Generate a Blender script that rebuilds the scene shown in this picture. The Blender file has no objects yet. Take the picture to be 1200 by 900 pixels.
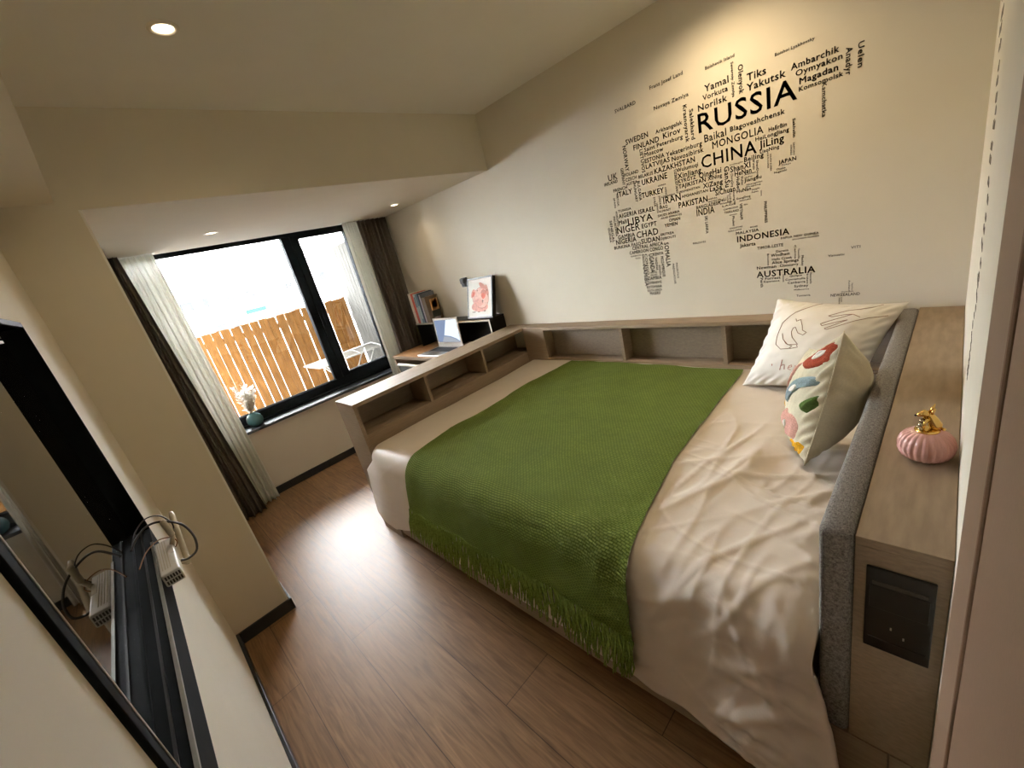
import bpy, bmesh, math, random
from mathutils import Vector, Matrix, noise

S = bpy.context.scene
COL = S.collection

# ------------------------------------------------------------------ camera
cam_d = bpy.data.cameras.new('camera')
cam = bpy.data.objects.new('camera', cam_d)
COL.objects.link(cam)
cam_d.sensor_fit = 'HORIZONTAL'
cam_d.sensor_width = 36.0
cam_d.lens = 36.0 * 488.53 / 1200.0
cam_d.clip_start = 0.005
R_ = Vector((0.69191141, 0.68324823, -0.23330336))
U_ = Vector((-0.07263684, 0.38737999, 0.91905421))
F_ = Vector((-0.71831921, 0.61895768, -0.31766162))
M = Matrix.Identity(4)
for i in range(3):
    M[i][0] = R_[i]; M[i][1] = U_[i]; M[i][2] = -F_[i]
M[0][3], M[1][3], M[2][3] = 3.7818, -2.2093, 1.4913
cam.matrix_world = M
S.camera = cam

# ------------------------------------------------------------------ view, world
S.view_settings.view_transform = 'Standard'
S.view_settings.look = 'None'
S.view_settings.gamma = 1.0
S.view_settings.exposure = 0.46
S.view_settings.use_curve_mapping = False
S.cycles.use_denoising = True
S.cycles.max_bounces = 14
S.cycles.diffuse_bounces = 8
S.cycles.sample_clamp_indirect = 8.0

wd = bpy.data.worlds.new('overcast_sky'); S.world = wd
wd.use_nodes = True
bg = wd.node_tree.nodes['Background']
SKY = 44.0
bg.inputs[0].default_value = (0.93, 0.97, 1.0, 1)
bg.inputs[1].default_value = SKY

SPOT_W = 10.0          # ceiling downlights
WALL_W = 30.0          # the two that wash the map wall

# ------------------------------------------------------------------ materials
def nt(name):
    m = bpy.data.materials.new(name); m.use_nodes = True
    return m, m.node_tree.nodes, m.node_tree.links, m.node_tree.nodes['Principled BSDF']

def mat(name, col, rough=0.6, metal=0.0, var=0.06, scale=40.0, bump=0.0, bscale=None, stretch=None, spec=0.5, detail=4.0):
    m, n, l, b = nt(name)
    b.inputs['Roughness'].default_value = rough
    b.inputs['Metallic'].default_value = metal
    b.inputs['Specular IOR Level'].default_value = spec
    tc = n.new('ShaderNodeTexCoord'); mp = n.new('ShaderNodeMapping')
    l.new(tc.outputs['Object'], mp.inputs[0])
    if stretch: mp.inputs['Scale'].default_value = stretch
    ns = n.new('ShaderNodeTexNoise'); ns.inputs['Scale'].default_value = scale; ns.inputs['Detail'].default_value = detail
    l.new(mp.outputs[0], ns.inputs['Vector'])
    rp = n.new('ShaderNodeValToRGB')
    lo = [max(0, c * (1 - var)) for c in col]; hi = [min(1, c * (1 + var)) for c in col]
    rp.color_ramp.elements[0].position = 0.3; rp.color_ramp.elements[1].position = 0.7
    rp.color_ramp.elements[0].color = (*lo, 1); rp.color_ramp.elements[1].color = (*hi, 1)
    l.new(ns.outputs['Fac'], rp.inputs[0]); l.new(rp.outputs[0], b.inputs['Base Color'])
    if bump:
        n2 = n.new('ShaderNodeTexNoise'); n2.inputs['Scale'].default_value = bscale or scale; n2.inputs['Detail'].default_value = 5
        l.new(mp.outputs[0], n2.inputs['Vector'])
        bp = n.new('ShaderNodeBump'); bp.inputs['Strength'].default_value = bump; bp.inputs['Distance'].default_value = 0.002
        l.new(n2.outputs['Fac'], bp.inputs['Height']); l.new(bp.outputs[0], b.inputs['Normal'])
    return m

def emit(name, col, strength):
    m, n, l, b = nt(name)
    e = n.new('ShaderNodeEmission'); e.inputs[0].default_value = (*col, 1); e.inputs[1].default_value = strength
    l.new(e.outputs[0], n['Material Output'].inputs[0])
    return m

def wood_floor():
    m, n, l, b = nt('wood_laminate_floor')
    tc = n.new('ShaderNodeTexCoord')
    br = n.new('ShaderNodeTexBrick')
    br.inputs['Scale'].default_value = 1.0
    br.inputs['Brick Width'].default_value = 1.25; br.inputs['Row Height'].default_value = 0.23
    br.inputs['Mortar Size'].default_value = 0.0016; br.inputs['Mortar Smooth'].default_value = 0.2
    br.offset = 0.37
    br.inputs['Color1'].default_value = (0.320, 0.186, 0.092, 1); br.inputs['Color2'].default_value = (0.255, 0.145, 0.070, 1)
    br.inputs['Mortar'].default_value = (0.10, 0.058, 0.032, 1)
    l.new(tc.outputs['Object'], br.inputs['Vector'])
    mp = n.new('ShaderNodeMapping'); mp.inputs['Scale'].default_value = (1.6, 22, 1)
    l.new(tc.outputs['Object'], mp.inputs[0])
    ns = n.new('ShaderNodeTexNoise'); ns.inputs['Scale'].default_value = 3.0; ns.inputs['Detail'].default_value = 8; ns.inputs['Distortion'].default_value = 1.2
    l.new(mp.outputs[0], ns.inputs['Vector'])
    rp = n.new('ShaderNodeValToRGB'); rp.color_ramp.elements[0].position = 0.3; rp.color_ramp.elements[1].position = 0.72
    rp.color_ramp.elements[0].color = (0.52, 0.50, 0.48, 1); rp.color_ramp.elements[1].color = (1.2, 1.2, 1.2, 1)
    l.new(ns.outputs['Fac'], rp.inputs[0])
    mx = n.new('ShaderNodeMix'); mx.data_type = 'RGBA'; mx.blend_type = 'MULTIPLY'; mx.inputs[0].default_value = 0.85
    l.new(br.outputs['Color'], mx.inputs[6]); l.new(rp.outputs[0], mx.inputs[7])
    l.new(mx.outputs[2], b.inputs['Base Color'])
    rr = n.new('ShaderNodeMapRange'); rr.inputs[3].default_value = 0.36; rr.inputs[4].default_value = 0.48; b.inputs['Specular IOR Level'].default_value = 0.42
    l.new(ns.outputs['Fac'], rr.inputs[0]); l.new(rr.outputs[0], b.inputs['Roughness'])
    bp = n.new('ShaderNodeBump'); bp.inputs['Strength'].default_value = 0.25; bp.inputs['Distance'].default_value = 0.0008
    l.new(ns.outputs['Fac'], bp.inputs['Height']); l.new(bp.outputs[0], b.inputs['Normal'])
    return m

def knit(name, c1, c2):
    # UV is metres along the cloth: small slanted stitches
    m, n, l, b = nt(name)
    b.inputs['Roughness'].default_value = 0.9; b.inputs['Specular IOR Level'].default_value = 0.15
    uv = n.new('ShaderNodeUVMap')
    mp = n.new('ShaderNodeMapping'); mp.inputs['Scale'].default_value = (1, 1, 1)
    l.new(uv.outputs[0], mp.inputs[0])
    br = n.new('ShaderNodeTexBrick'); br.offset = 0.5
    br.inputs['Scale'].default_value = 1.0; br.inputs['Brick Width'].default_value = 0.0125; br.inputs['Row Height'].default_value = 0.0072
    br.inputs['Mortar Size'].default_value = 0.0019; br.inputs['Mortar Smooth'].default_value = 1.0
    br.inputs['Color1'].default_value = (*c1, 1); br.inputs['Color2'].default_value = (*[c * 0.86 for c in c1], 1); br.inputs['Mortar'].default_value = (*c2, 1)
    l.new(mp.outputs[0], br.inputs['Vector'])
    ns = n.new('ShaderNodeTexNoise'); ns.inputs['Scale'].default_value = 9; ns.inputs['Detail'].default_value = 6
    l.new(uv.outputs[0], ns.inputs['Vector'])
    rp = n.new('ShaderNodeValToRGB'); rp.color_ramp.elements[0].color = (0.8, 0.8, 0.8, 1); rp.color_ramp.elements[1].color = (1.18, 1.18, 1.1, 1)
    l.new(ns.outputs['Fac'], rp.inputs[0])
    mx = n.new('ShaderNodeMix'); mx.data_type = 'RGBA'; mx.blend_type = 'MULTIPLY'; mx.inputs[0].default_value = 1
    l.new(br.outputs['Color'], mx.inputs[6]); l.new(rp.outputs[0], mx.inputs[7]); l.new(mx.outputs[2], b.inputs['Base Color'])
    iv = n.new('ShaderNodeMath'); iv.operation = 'SUBTRACT'; iv.inputs[0].default_value = 1
    l.new(br.outputs['Fac'], iv.inputs[1])
    bp = n.new('ShaderNodeBump'); bp.inputs['Strength'].default_value = 0.9; bp.inputs['Distance'].default_value = 0.004
    l.new(iv.outputs[0], bp.inputs['Height']); l.new(bp.outputs[0], b.inputs['Normal'])
    return m

def woven(name, col, var=0.35):
    m, n, l, b = nt(name)
    b.inputs['Roughness'].default_value = 0.95; b.inputs['Specular IOR Level'].default_value = 0.1
    tc = n.new('ShaderNodeTexCoord')
    a = None; fac = []
    for sc in ((170, 520, 170), (520, 170, 520)):
        mp = n.new('ShaderNodeMapping'); mp.inputs['Scale'].default_value = sc
        l.new(tc.outputs['Object'], mp.inputs[0])
        ns = n.new('ShaderNodeTexNoise'); ns.inputs['Scale'].default_value = 1.0; ns.inputs['Detail'].default_value = 2
        l.new(mp.outputs[0], ns.inputs['Vector']); fac.append(ns)
    mh = n.new('ShaderNodeMath'); mh.operation = 'ADD'
    l.new(fac[0].outputs['Fac'], mh.inputs[0]); l.new(fac[1].outputs['Fac'], mh.inputs[1])
    hf = n.new('ShaderNodeMath'); hf.operation = 'MULTIPLY'; hf.inputs[1].default_value = 0.5
    l.new(mh.outputs[0], hf.inputs[0])
    rp = n.new('ShaderNodeValToRGB'); rp.color_ramp.elements[0].position = 0.36; rp.color_ramp.elements[1].position = 0.64
    rp.color_ramp.elements[0].color = (*[c * (1 - var) for c in col], 1); rp.color_ramp.elements[1].color = (*[c * (1 + var) for c in col], 1)
    l.new(hf.outputs[0], rp.inputs[0]); l.new(rp.outputs[0], b.inputs['Base Color'])
    bp = n.new('ShaderNodeBump'); bp.inputs['Strength'].default_value = 0.5; bp.inputs['Distance'].default_value = 0.001
    l.new(hf.outputs[0], bp.inputs['Height']); l.new(bp.outputs[0], b.inputs['Normal'])
    return m

def pane(name, tint=(1, 1, 1)):
    m, n, l, b = nt(name)
    tr = n.new('ShaderNodeBsdfTransparent'); tr.inputs[0].default_value = (*tint, 1)
    gl = n.new('ShaderNodeBsdfGlossy'); gl.inputs['Roughness'].default_value = 0.01
    fr = n.new('ShaderNodeFresnel'); fr.inputs[0].default_value = 1.45
    mx = n.new('ShaderNodeMixShader')
    l.new(fr.outputs[0], mx.inputs[0]); l.new(tr.outputs[0], mx.inputs[1]); l.new(gl.outputs[0], mx.inputs[2])
    l.new(mx.outputs[0], n['Material Output'].inputs[0])
    return m

def sheer(name, col, through, trl=0.4):
    m, n, l, b = nt(name)
    tc = n.new('ShaderNodeTexCoord')
    ns = n.new('ShaderNodeTexNoise'); ns.inputs['Scale'].default_value = 120
    l.new(tc.outputs['Object'], ns.inputs['Vector'])
    rp = n.new('ShaderNodeValToRGB'); rp.color_ramp.elements[0].color = (*[c * 0.93 for c in col], 1); rp.color_ramp.elements[1].color = (*col, 1)
    l.new(ns.outputs['Fac'], rp.inputs[0])
    df = n.new('ShaderNodeBsdfDiffuse'); tl = n.new('ShaderNodeBsdfTranslucent'); tr = n.new('ShaderNodeBsdfTransparent')
    l.new(rp.outputs[0], df.inputs[0]); l.new(rp.outputs[0], tl.inputs[0])
    m1 = n.new('ShaderNodeMixShader'); m1.inputs[0].default_value = trl
    m2 = n.new('ShaderNodeMixShader'); m2.inputs[0].default_value = through
    l.new(df.outputs[0], m1.inputs[1]); l.new(tl.outputs[0], m1.inputs[2])
    l.new(m1.outputs[0], m2.inputs[1]); l.new(tr.outputs[0], m2.inputs[2])
    l.new(m2.outputs[0], n['Material Output'].inputs[0])
    return m

MT = {
 'wall': mat('cream_wall_paint', (0.73, 0.69, 0.592), 0.85, var=0.015, scale=6, bump=0.06, bscale=160, spec=0.2),
 'ceil': mat('white_ceiling_paint', (0.83, 0.82, 0.78), 0.9, var=0.012, scale=5, spec=0.15),
 'floor': wood_floor(),
 'black': mat('black_painted_skirting', (0.018, 0.020, 0.023), 0.4, var=0.15, scale=30),
 'alu': mat('black_aluminium', (0.011, 0.0135, 0.0165), 0.6, var=0.12, scale=20, spec=0.04),
 'sill': mat('dark_stone_sill', (0.045, 0.050, 0.062), 0.36, var=0.06, scale=30),
 'pane': pane('window_glass'),
 'darkglass': mat('dark_glass', (0.006, 0.006, 0.006), 0.015, var=0.1, spec=0.5),
 'steel': mat('brushed_aluminium', (0.55, 0.54, 0.50), 0.35, 0.9, var=0.05, scale=60),
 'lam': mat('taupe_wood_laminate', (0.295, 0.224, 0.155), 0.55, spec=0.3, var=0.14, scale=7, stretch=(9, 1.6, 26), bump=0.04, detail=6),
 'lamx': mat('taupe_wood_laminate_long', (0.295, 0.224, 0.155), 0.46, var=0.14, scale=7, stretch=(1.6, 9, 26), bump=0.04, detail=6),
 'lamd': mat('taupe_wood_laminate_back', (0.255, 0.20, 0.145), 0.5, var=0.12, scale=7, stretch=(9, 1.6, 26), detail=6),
 'brown': mat('brown_door_veneer', (0.190, 0.116, 0.072), 0.55, var=0.05, scale=300, bump=0.05),
 'wool': woven('grey_wool_upholstery', (0.205, 0.195, 0.183), 0.5),
 'duvet': mat('cream_satin_cotton', (0.72, 0.655, 0.585), 0.42, var=0.02, scale=12, bump=0.10, bscale=35, spec=0.35),
 'sheet': mat('cream_mattress_cover', (0.62, 0.56, 0.48), 0.8, var=0.03, scale=30),
 'knit': knit('green_knit_wool', (0.205, 0.280, 0.062), (0.070, 0.110, 0.014)),
 'fringe': mat('green_wool_yarn', (0.195, 0.275, 0.065), 0.9, var=0.3, scale=120, spec=0.1),
 'white_cotton': mat('white_cotton', (0.80, 0.79, 0.75), 0.8, var=0.02, scale=18, bump=0.15, bscale=14, spec=0.2),
 'cream_linen': mat('cream_linen', (0.68, 0.63, 0.47), 0.85, var=0.05, scale=200, bump=0.12, bscale=24, spec=0.2),
 'thread': mat('brown_thread', (0.24, 0.13, 0.09), 0.8, var=0.2, scale=200),
 'pinkthread': mat('rose_thread', (0.52, 0.24, 0.21), 0.8, var=0.2, scale=200),
 'rust': mat('rust_red_tufting', (0.33, 0.055, 0.022), 0.95, var=0.25, scale=220, bump=0.6),
 'pinkt': mat('pink_tufting', (0.62, 0.34, 0.28), 0.95, var=0.2, scale=220, bump=0.6),
 'teal': mat('blue_grey_tufting', (0.22, 0.30, 0.32), 0.95, var=0.2, scale=220, bump=0.6),
 'greent': mat('dark_green_tufting', (0.07, 0.13, 0.02), 0.95, var=0.25, scale=220, bump=0.6),
 'yellowt': mat('mustard_yellow_tufting', (0.72, 0.38, 0.01), 0.95, var=0.2, scale=220, bump=0.6),
 'whitet': mat('white_tufting', (0.8, 0.78, 0.72), 0.95, var=0.08, scale=220, bump=0.5),
 'sheer': sheer('white_sheer_voile', (0.90, 0.90, 0.85), 0.08, 0.30),
 'drape': mat('dark_taupe_drape', (0.135, 0.112, 0.095), 0.9, var=0.12, scale=50, bump=0.1, spec=0.15),
 'desk': mat('orange_oak_veneer', (0.52, 0.29, 0.14), 0.35, var=0.12, scale=6, stretch=(1.5, 14, 14)),
 'blackbox': mat('black_laminate', (0.009, 0.009, 0.010), 0.4, var=0.2, scale=30),
 'silver': mat('silver_laptop_shell', (0.66, 0.66, 0.66), 0.35, 0.6, var=0.03, scale=60),
 'keys': mat('dark_grey_keys', (0.05, 0.052, 0.055), 0.5, var=0.2, scale=150),
 'whitepl': mat('white_plastic', (0.78, 0.77, 0.72), 0.4, var=0.03, scale=40),
 'ivory': mat('ivory_plastic', (0.60, 0.55, 0.43), 0.45, var=0.04, scale=60),
 'mesh': mat('grey_chair_mesh', (0.16, 0.18, 0.20), 0.8, var=0.2, scale=300),
 'cable': mat('black_cable_rubber', (0.012, 0.012, 0.013), 0.4, var=0.1, scale=60),
 'orangecable': mat('copper_coloured_cable', (0.30, 0.15, 0.06), 0.5, var=0.1, scale=60),
 'pinkgl': mat('pink_glazed_ceramic', (0.70, 0.395, 0.365), 0.12, var=0.03, scale=12, spec=0.6),
 'gold': mat('polished_gold', (0.83, 0.58, 0.20), 0.16, 1.0, var=0.03, scale=30),
 'crystal': mat('smoky_chrome_beads', (0.45, 0.40, 0.30), 0.08, 1.0, var=0.05, scale=60),
 'vase': mat('teal_ceramic', (0.055, 0.145, 0.155), 0.4, var=0.12, scale=18),
 'dried': sheer('bleached_dried_leaves', (0.92, 0.90, 0.86), 0.0, 0.5),
 'stem': mat('pale_dried_stem', (0.50, 0.42, 0.28), 0.8, var=0.1, scale=60),
 'paper': mat('white_paper', (0.82, 0.80, 0.76), 0.7, var=0.02, scale=30),
 'ink': mat('dark_vinyl_lettering', (0.030, 0.024, 0.018), 0.55, var=0.1, scale=30, spec=0.25),
 'inkgrey': mat('grey_vinyl_marks', (0.22, 0.20, 0.165), 0.6, var=0.2, scale=90),
 'fence': mat('orange_pine_boards', (0.122, 0.058, 0.0180), 0.9, spec=0.03, var=0.28, scale=5, stretch=(6, 6, 1.2), bump=0.1, detail=8),
 'fencegrey': mat('weathered_grey_boards', (0.056, 0.0545, 0.050), 0.9, spec=0.03, var=0.22, scale=5, stretch=(6, 6, 1.2), detail=8),
 'rackw': mat('white_coated_wire', (0.24, 0.24, 0.23), 0.6, var=0.03, scale=40),
 'conc': mat('grey_balcony_tile', (0.30, 0.28, 0.25), 0.8, var=0.1, scale=12),
 'bldg': mat('white_facade_render', (0.5, 0.5, 0.5), 0.9, var=0.03, scale=1),
 'bwin': mat('grey_distant_window', (0.026, 0.027, 0.028), 0.9, var=0.1, scale=2, spec=0.0),
 'bgreen': mat('green_distant_awning', (0.012, 0.034, 0.024), 0.9, var=0.1, scale=2, spec=0.0),
 'panelb': mat('black_socket_plastic', (0.007, 0.0065, 0.006), 0.3, var=0.2, scale=60),
 'panelg': mat('dark_grey_socket_bar', (0.05, 0.042, 0.034), 0.4, var=0.1, scale=60),
 'lampring': mat('white_lamp_ring', (0.78, 0.74, 0.66), 0.4, var=0.02, scale=30),
 'lampon': emit('warm_lamp_diffuser', (1.0, 0.80, 0.52), 9.0),
}

# ------------------------------------------------------------------ builders
class MB:
    def __init__(s): s.b = bmesh.new(); s.mats = []; s.cur = 0
    def use(s, key):
        if key not in s.mats: s.mats.append(key)
        s.cur = s.mats.index(key); return s
    def _f(s, faces, smooth=False):
        for f in faces: f.material_index = s.cur; f.smooth = smooth
    def box(s, x0, x1, y0, y1, z0, z1, bev=0.0, seg=2):
        t = bmesh.new()
        bmesh.ops.create_cube(t, size=1)
        for v in t.verts:
            v.co = Vector(((x0 + x1) / 2 + v.co.x * (x1 - x0), (y0 + y1) / 2 + v.co.y * (y1 - y0), (z0 + z1) / 2 + v.co.z * (z1 - z0)))
        if bev > 0: bmesh.ops.bevel(t, geom=list(t.edges), offset=bev, segments=seg, affect='EDGES', profile=0.5)
        s.join(t, smooth=False); return s
    def join(s, t, smooth=False):
        vm = {}
        for v in t.verts: vm[v] = s.b.verts.new(v.co)
        for f in t.faces:
            try:
                g = s.b.faces.new([vm[v] for v in f.verts]); g.material_index = s.cur; g.smooth = smooth
            except ValueError: pass
        t.free()
    def prism(s, pts, d, smooth=False):
        """closed polygon pts (3d) swept along vector d"""
        d = Vector(d); a = [s.b.verts.new(Vector(p)) for p in pts]; c = [s.b.verts.new(Vector(p) + d) for p in pts]
        n = len(pts); fs = [s.b.faces.new(a), s.b.faces.new(c[::-1])]
        for i in range(n): fs.append(s.b.faces.new((a[i], c[i], c[(i + 1) % n], a[(i + 1) % n])))
        s._f(fs, smooth); return s
    def tube(s, pts, r, n=8, cap=True, closed=False):
        pts = [Vector(p) for p in pts]; k = len(pts); rings = []
        rs = r if isinstance(r, (list, tuple)) else [r] * k
        up = None
        for i, p in enumerate(pts):
            if closed: t = pts[(i + 1) % k] - pts[i - 1]
            else: t = pts[min(i + 1, k - 1)] - pts[max(i - 1, 0)]
            if t.length < 1e-9: t = Vector((0, 0, 1))
            t.normalize()
            if up is None:
                up = Vector((0, 0, 1)) if abs(t.z) < 0.9 else Vector((1, 0, 0))
            a = t.cross(up)
            if a.length < 1e-6: a = t.orthogonal()
            a.normalize(); up = a.cross(t)
            rings.append([s.b.verts.new(p + (a * math.cos(2 * math.pi * j / n) + up * math.sin(2 * math.pi * j / n)) * rs[i]) for j in range(n)])
        fs = []
        for i in range(k if closed else k - 1):
            A, B = rings[i], rings[(i + 1) % k]
            for j in range(n): fs.append(s.b.faces.new((A[j], A[(j + 1) % n], B[(j + 1) % n], B[j])))
        if cap and not closed: fs += [s.b.faces.new(rings[0][::-1]), s.b.faces.new(rings[-1])]
        s._f(fs, True); return s
    def lathe(s, c, prof, n=32, fn=None):
        """prof: (r, z) pairs around vertical axis at c; fn(angle) scales the radius"""
        c = Vector(c); rings = []
        for r, z in prof:
            if r < 1e-6: rings.append([s.b.verts.new(c + Vector((0, 0, z)))]); continue
            ring = []
            for j in range(n):
                a = 2 * math.pi * j / n; q = r * (fn(a) if fn else 1)
                ring.append(s.b.verts.new(c + Vector((q * math.cos(a), q * math.sin(a), z))))
            rings.append(ring)
        fs = []
        for A, B in zip(rings, rings[1:]):
            for j in range(n):
                k = (j + 1) % n
                if len(A) == 1 and len(B) == 1: continue
                if len(A) == 1: fs.append(s.b.faces.new((A[0], B[k], B[j])))
                elif len(B) == 1: fs.append(s.b.faces.new((A[j], A[k], B[0])))
                else: fs.append(s.b.faces.new((A[j], A[k], B[k], B[j])))
        s._f(fs, True); return s
    def ball(s, c, rx, ry=None, rz=None, seg=16, rot=None):
        t = bmesh.new(); bmesh.ops.create_uvsphere(t, u_segments=seg, v_segments=max(6, seg // 2), radius=1)
        ry = ry or rx; rz = rz or rx
        for v in t.verts:
            p = Vector((v.co.x * rx, v.co.y * ry, v.co.z * rz))
            if rot: p = rot @ p
            v.co = p + Vector(c)
        s.join(t, True); return s
    def grid(s, fn, nu, nv, uvfn=None, smooth=True):
        vs = [[s.b.verts.new(fn(i / nu, j / nv)) for j in range(nv + 1)] for i in range(nu + 1)]
        ul = s.b.loops.layers.uv.verify() if uvfn else None
        for i in range(nu):
            for j in range(nv):
                f = s.b.faces.new((vs[i][j], vs[i + 1][j], vs[i + 1][j + 1], vs[i][j + 1]))
                f.material_index = s.cur; f.smooth = smooth
                if ul:
                    for lp, (a, c) in zip(f.loops, ((i, j), (i + 1, j), (i + 1, j + 1), (i, j + 1))):
                        lp[ul].uv = uvfn(a / nu, c / nv)
        return s
    def build(s, name, m=None, parent=None, label=None, origin=None, recalc=True):
        if recalc: bmesh.ops.recalc_face_normals(s.b, faces=list(s.b.faces))
        me = bpy.data.meshes.new(name)
        if parent is not None: off = root_loc(parent)
        elif origin is not None: off = Vector(origin)
        else:
            xs = [v.co for v in s.b.verts]
            off = Vector(((min(v.x for v in xs) + max(v.x for v in xs)) / 2, (min(v.y for v in xs) + max(v.y for v in xs)) / 2, min(v.z for v in xs)))
        for v in s.b.verts: v.co -= off
        s.b.to_mesh(me); s.b.free()
        o = bpy.data.objects.new(name, me); COL.objects.link(o)
        for k in (s.mats or [m]): me.materials.append(MT[k])
        if parent is not None: o.parent = parent
        else: o.location = off
        if label: o['label'] = label
        return o

def root_loc(o):
    l = Vector(o.location)
    while o.parent: o = o.parent; l += o.location
    return l

def tag(o, label, cat, group=None, kind=None):
    o['label'] = label; o['category'] = cat
    if group: o['group'] = group
    if kind: o['kind'] = kind
    return o
def thing(name, loc, label, cat, group=None):
    o = bpy.data.objects.new(name, None); COL.objects.link(o); o.location = loc
    o.empty_display_size = 0.05
    return tag(o, label, cat, group)
def struct(o):
    o['kind'] = 'structure'; return o
def box(name, m, x0, x1, y0, y1, z0, z1, parent=None, bev=0.0, label=None):
    return MB().box(x0, x1, y0, y1, z0, z1, bev).build(name, m, parent, label)
def fbm(x, y, z, oct=4):
    return noise.fractal(Vector((x, y, z)), 1.0, 2.0, oct)

# ------------------------------------------------------------------ room
XB, H, HB, YC, W = 1.5217, 2.3042, 1.9658, -2.0971, -2.3443
ZS, YMS, XH, XW, YH = 0.8784, -0.1107, 3.6932, 3.8137, -1.4534
XS0, XS1, YS = 1.3743, 1.6030, -1.4629
HS, YSF = 1.9955, -2.1555
T = 0.20
struct(box('floor', 'floor', -0.02, 4.05, W - 0.25, 0.0, -0.10, 0.0))
struct(box('ceiling', 'ceil', 0, 4.05, W - 0.25, 0.0, H, H + 0.12))
struct(box('ceiling_beam', 'wall', 0.0, XB, YC, 0.0, HB, H))
struct(box('balcony_shade_slab', 'conc', -1.55, -0.24, -3.6, 1.6, 2.32, 2.48))  # unseen slab added overhead to keep sky light off the fence
struct(box('ceiling_soffit', 'wall', XB, XW, W, YSF, HS, H))
struct(box('wall_back', 'wall', -0.24, 4.05, 0.0, T, -0.1, H + 0.12))
struct(box('wall_column', 'wall', 0.0, XB, W - 0.25, YC, 0.0, H))
# right wall holds the brown door
YD0, YD1 = -1.775, W
struct(MB().box(XW, XW + T, -1.565, 0.0, 0, H).box(XW, XW + T, W - 0.25, -1.565, 2.12, H).build('wall_right', 'wall'))
dr = struct(box('door_1', 'brown', XW - 0.0005, XW + 0.05, W - 0.2, YD0, 0.0, 2.06))
MB().box(XW - 0.0035, XW + 0.06, YD0 + 0.0012, -1.565, 0.0, 2.12, 0.002).box(XW - 0.0035, XW + 0.06, W - 0.2, YD0 + 0.0012, 2.06, 2.12).build('door_frame', 'brown', dr)
struct(box('wall_behind_door', 'wall', XW + 0.06, XW + T, W - 0.25, -1.565, 0, 2.12))
# window wall
WY0, WY1, WZ0 = -2.08, -0.20, 0.588
struct(MB().box(-0.24, 0, W - 0.25, WY0, -0.1, H + .1).box(-0.24, 0, WY1, 0.0, -0.1, H + .1)
       .box(-0.24, 0, WY0, WY1, -0.1, WZ0 - 0.02).box(-0.24, 0, WY0, WY1, 2.03, H + .1).build('wall_left', 'wall'))
# near wall with the recessed dark window
NX0, NX1, NZ0, NZ1, ND = 2.245, 3.235, 0.978, 1.572, 0.036
struct(MB().box(XB, NX0, W - 0.25, W, 0, H).box(NX1, 4.05, W - 0.25, W, 0, H).box(NX0, NX1, W - 0.25, W, 0, NZ0).box(NX0, NX1, W - 0.25, W, NZ1, H)
       .box(NX0, NX1, W - 0.25, W - 0.06, NZ0, NZ1).build('wall_front', 'wall'))
# skirting
SK = 0.062
struct(box('baseboard_left', 'black', 0.0, 0.013, YC, -0.0, 0.0, SK, bev=0.002))
struct(MB().box(XB, XB + 0.013, W, YC + 0.013, 0, SK, 0.002).box(0.02, XB + 0.013, YC, YC + 0.013, 0, SK, 0.002).build('baseboard_column', 'black'))
struct(box('baseboard_front', 'black', XB + 0.013, XW, W, W + 0.013, 0, SK, bev=0.002))
struct(box('trim_1', 'ceil', XB - 0.006, XB + 0.0015, YC - 0.006, YC + 0.0015, 0.0, HB))

# ---- window 1: big window towards the balcony
win = struct(box('window_1', 'alu', -0.225, -0.165, WY0, WY1, WZ0 + 0.012, 0.672, bev=0.004))
FX0, FX1 = -0.225, -0.165
def wpart(name, m, *a, **k): return box(name, m, *a, parent=win, **k)
wpart('frame_rail', 'alu', FX0, FX1, WY0, WY1, 1.955, 2.03, bev=0.004)
wpart('frame_stile', 'alu', FX0, FX1, WY0, WY0 + 0.05, 0.672, 1.955, bev=0.004)
wpart('frame_stile', 'alu', FX0, FX1, -0.305, WY1, 0.672, 1.955, bev=0.004)
wpart('mullion', 'alu', FX0, FX1 + 0.005, -0.90, -0.832, 0.672, 1.955, bev=0.004)
sash = MB()
SY0, SY1, SZ0, SZ1 = -0.832, -0.305, 0.672, 1.955
CX0, CX1 = -0.215, -0.155
for b in ((SY0, SY0 + 0.072, SZ0, SZ1), (SY1 - 0.042, SY1, SZ0, SZ1), (SY0 + .072, SY1 - .042, SZ0, SZ0 + 0.036), (SY0 + .072, SY1 - .042, SZ1 - 0.026, SZ1)):
    sash.box(CX0, CX1, b[0], b[1], b[2], b[3], 0.004)
sash = sash.build('casement_sash', 'alu', win)
box('casement_pane', 'pane', -0.197, -0.191, SY0 + .072, SY1 - .042, SZ0 + .036, SZ1 - .026, parent=sash)
MB().box(CX1, CX1 + 0.018, SY0 + 0.025, SY0 + 0.050, 1.235, 1.275, 0.004).box(CX1 + 0.016, CX1 + 0.030, SY0 + 0.022, SY0 + 0.045, 1.17, 1.32, 0.005).build('handle', 'alu', sash, 'black window handle')
for z in (0.90, 1.72):
    MB().tube([(CX1 + 0.006, SY1 + 0.004, z - 0.04), (CX1 + 0.006, SY1 + 0.004, z + 0.04)], 0.008).build('hinge', 'alu', sash)
wpart('fixed_pane', 'pane', -0.199, -0.193, WY0 + .05, -0.90, 0.672, 1.955)
wpart('gasket', 'cable', -0.193, -0.188, WY0 + .05, -0.90, 0.672, 0.680)
wpart('sill', 'sill', -0.24, 0.035, WY0, WY1, WZ0 - 0.022, WZ0, bev=0.004, label='dark polished sill')
wpart('track', 'alu', -0.165, -0.115, WY0, WY1, WZ0, WZ0 + 0.014, bev=0.002)

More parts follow.
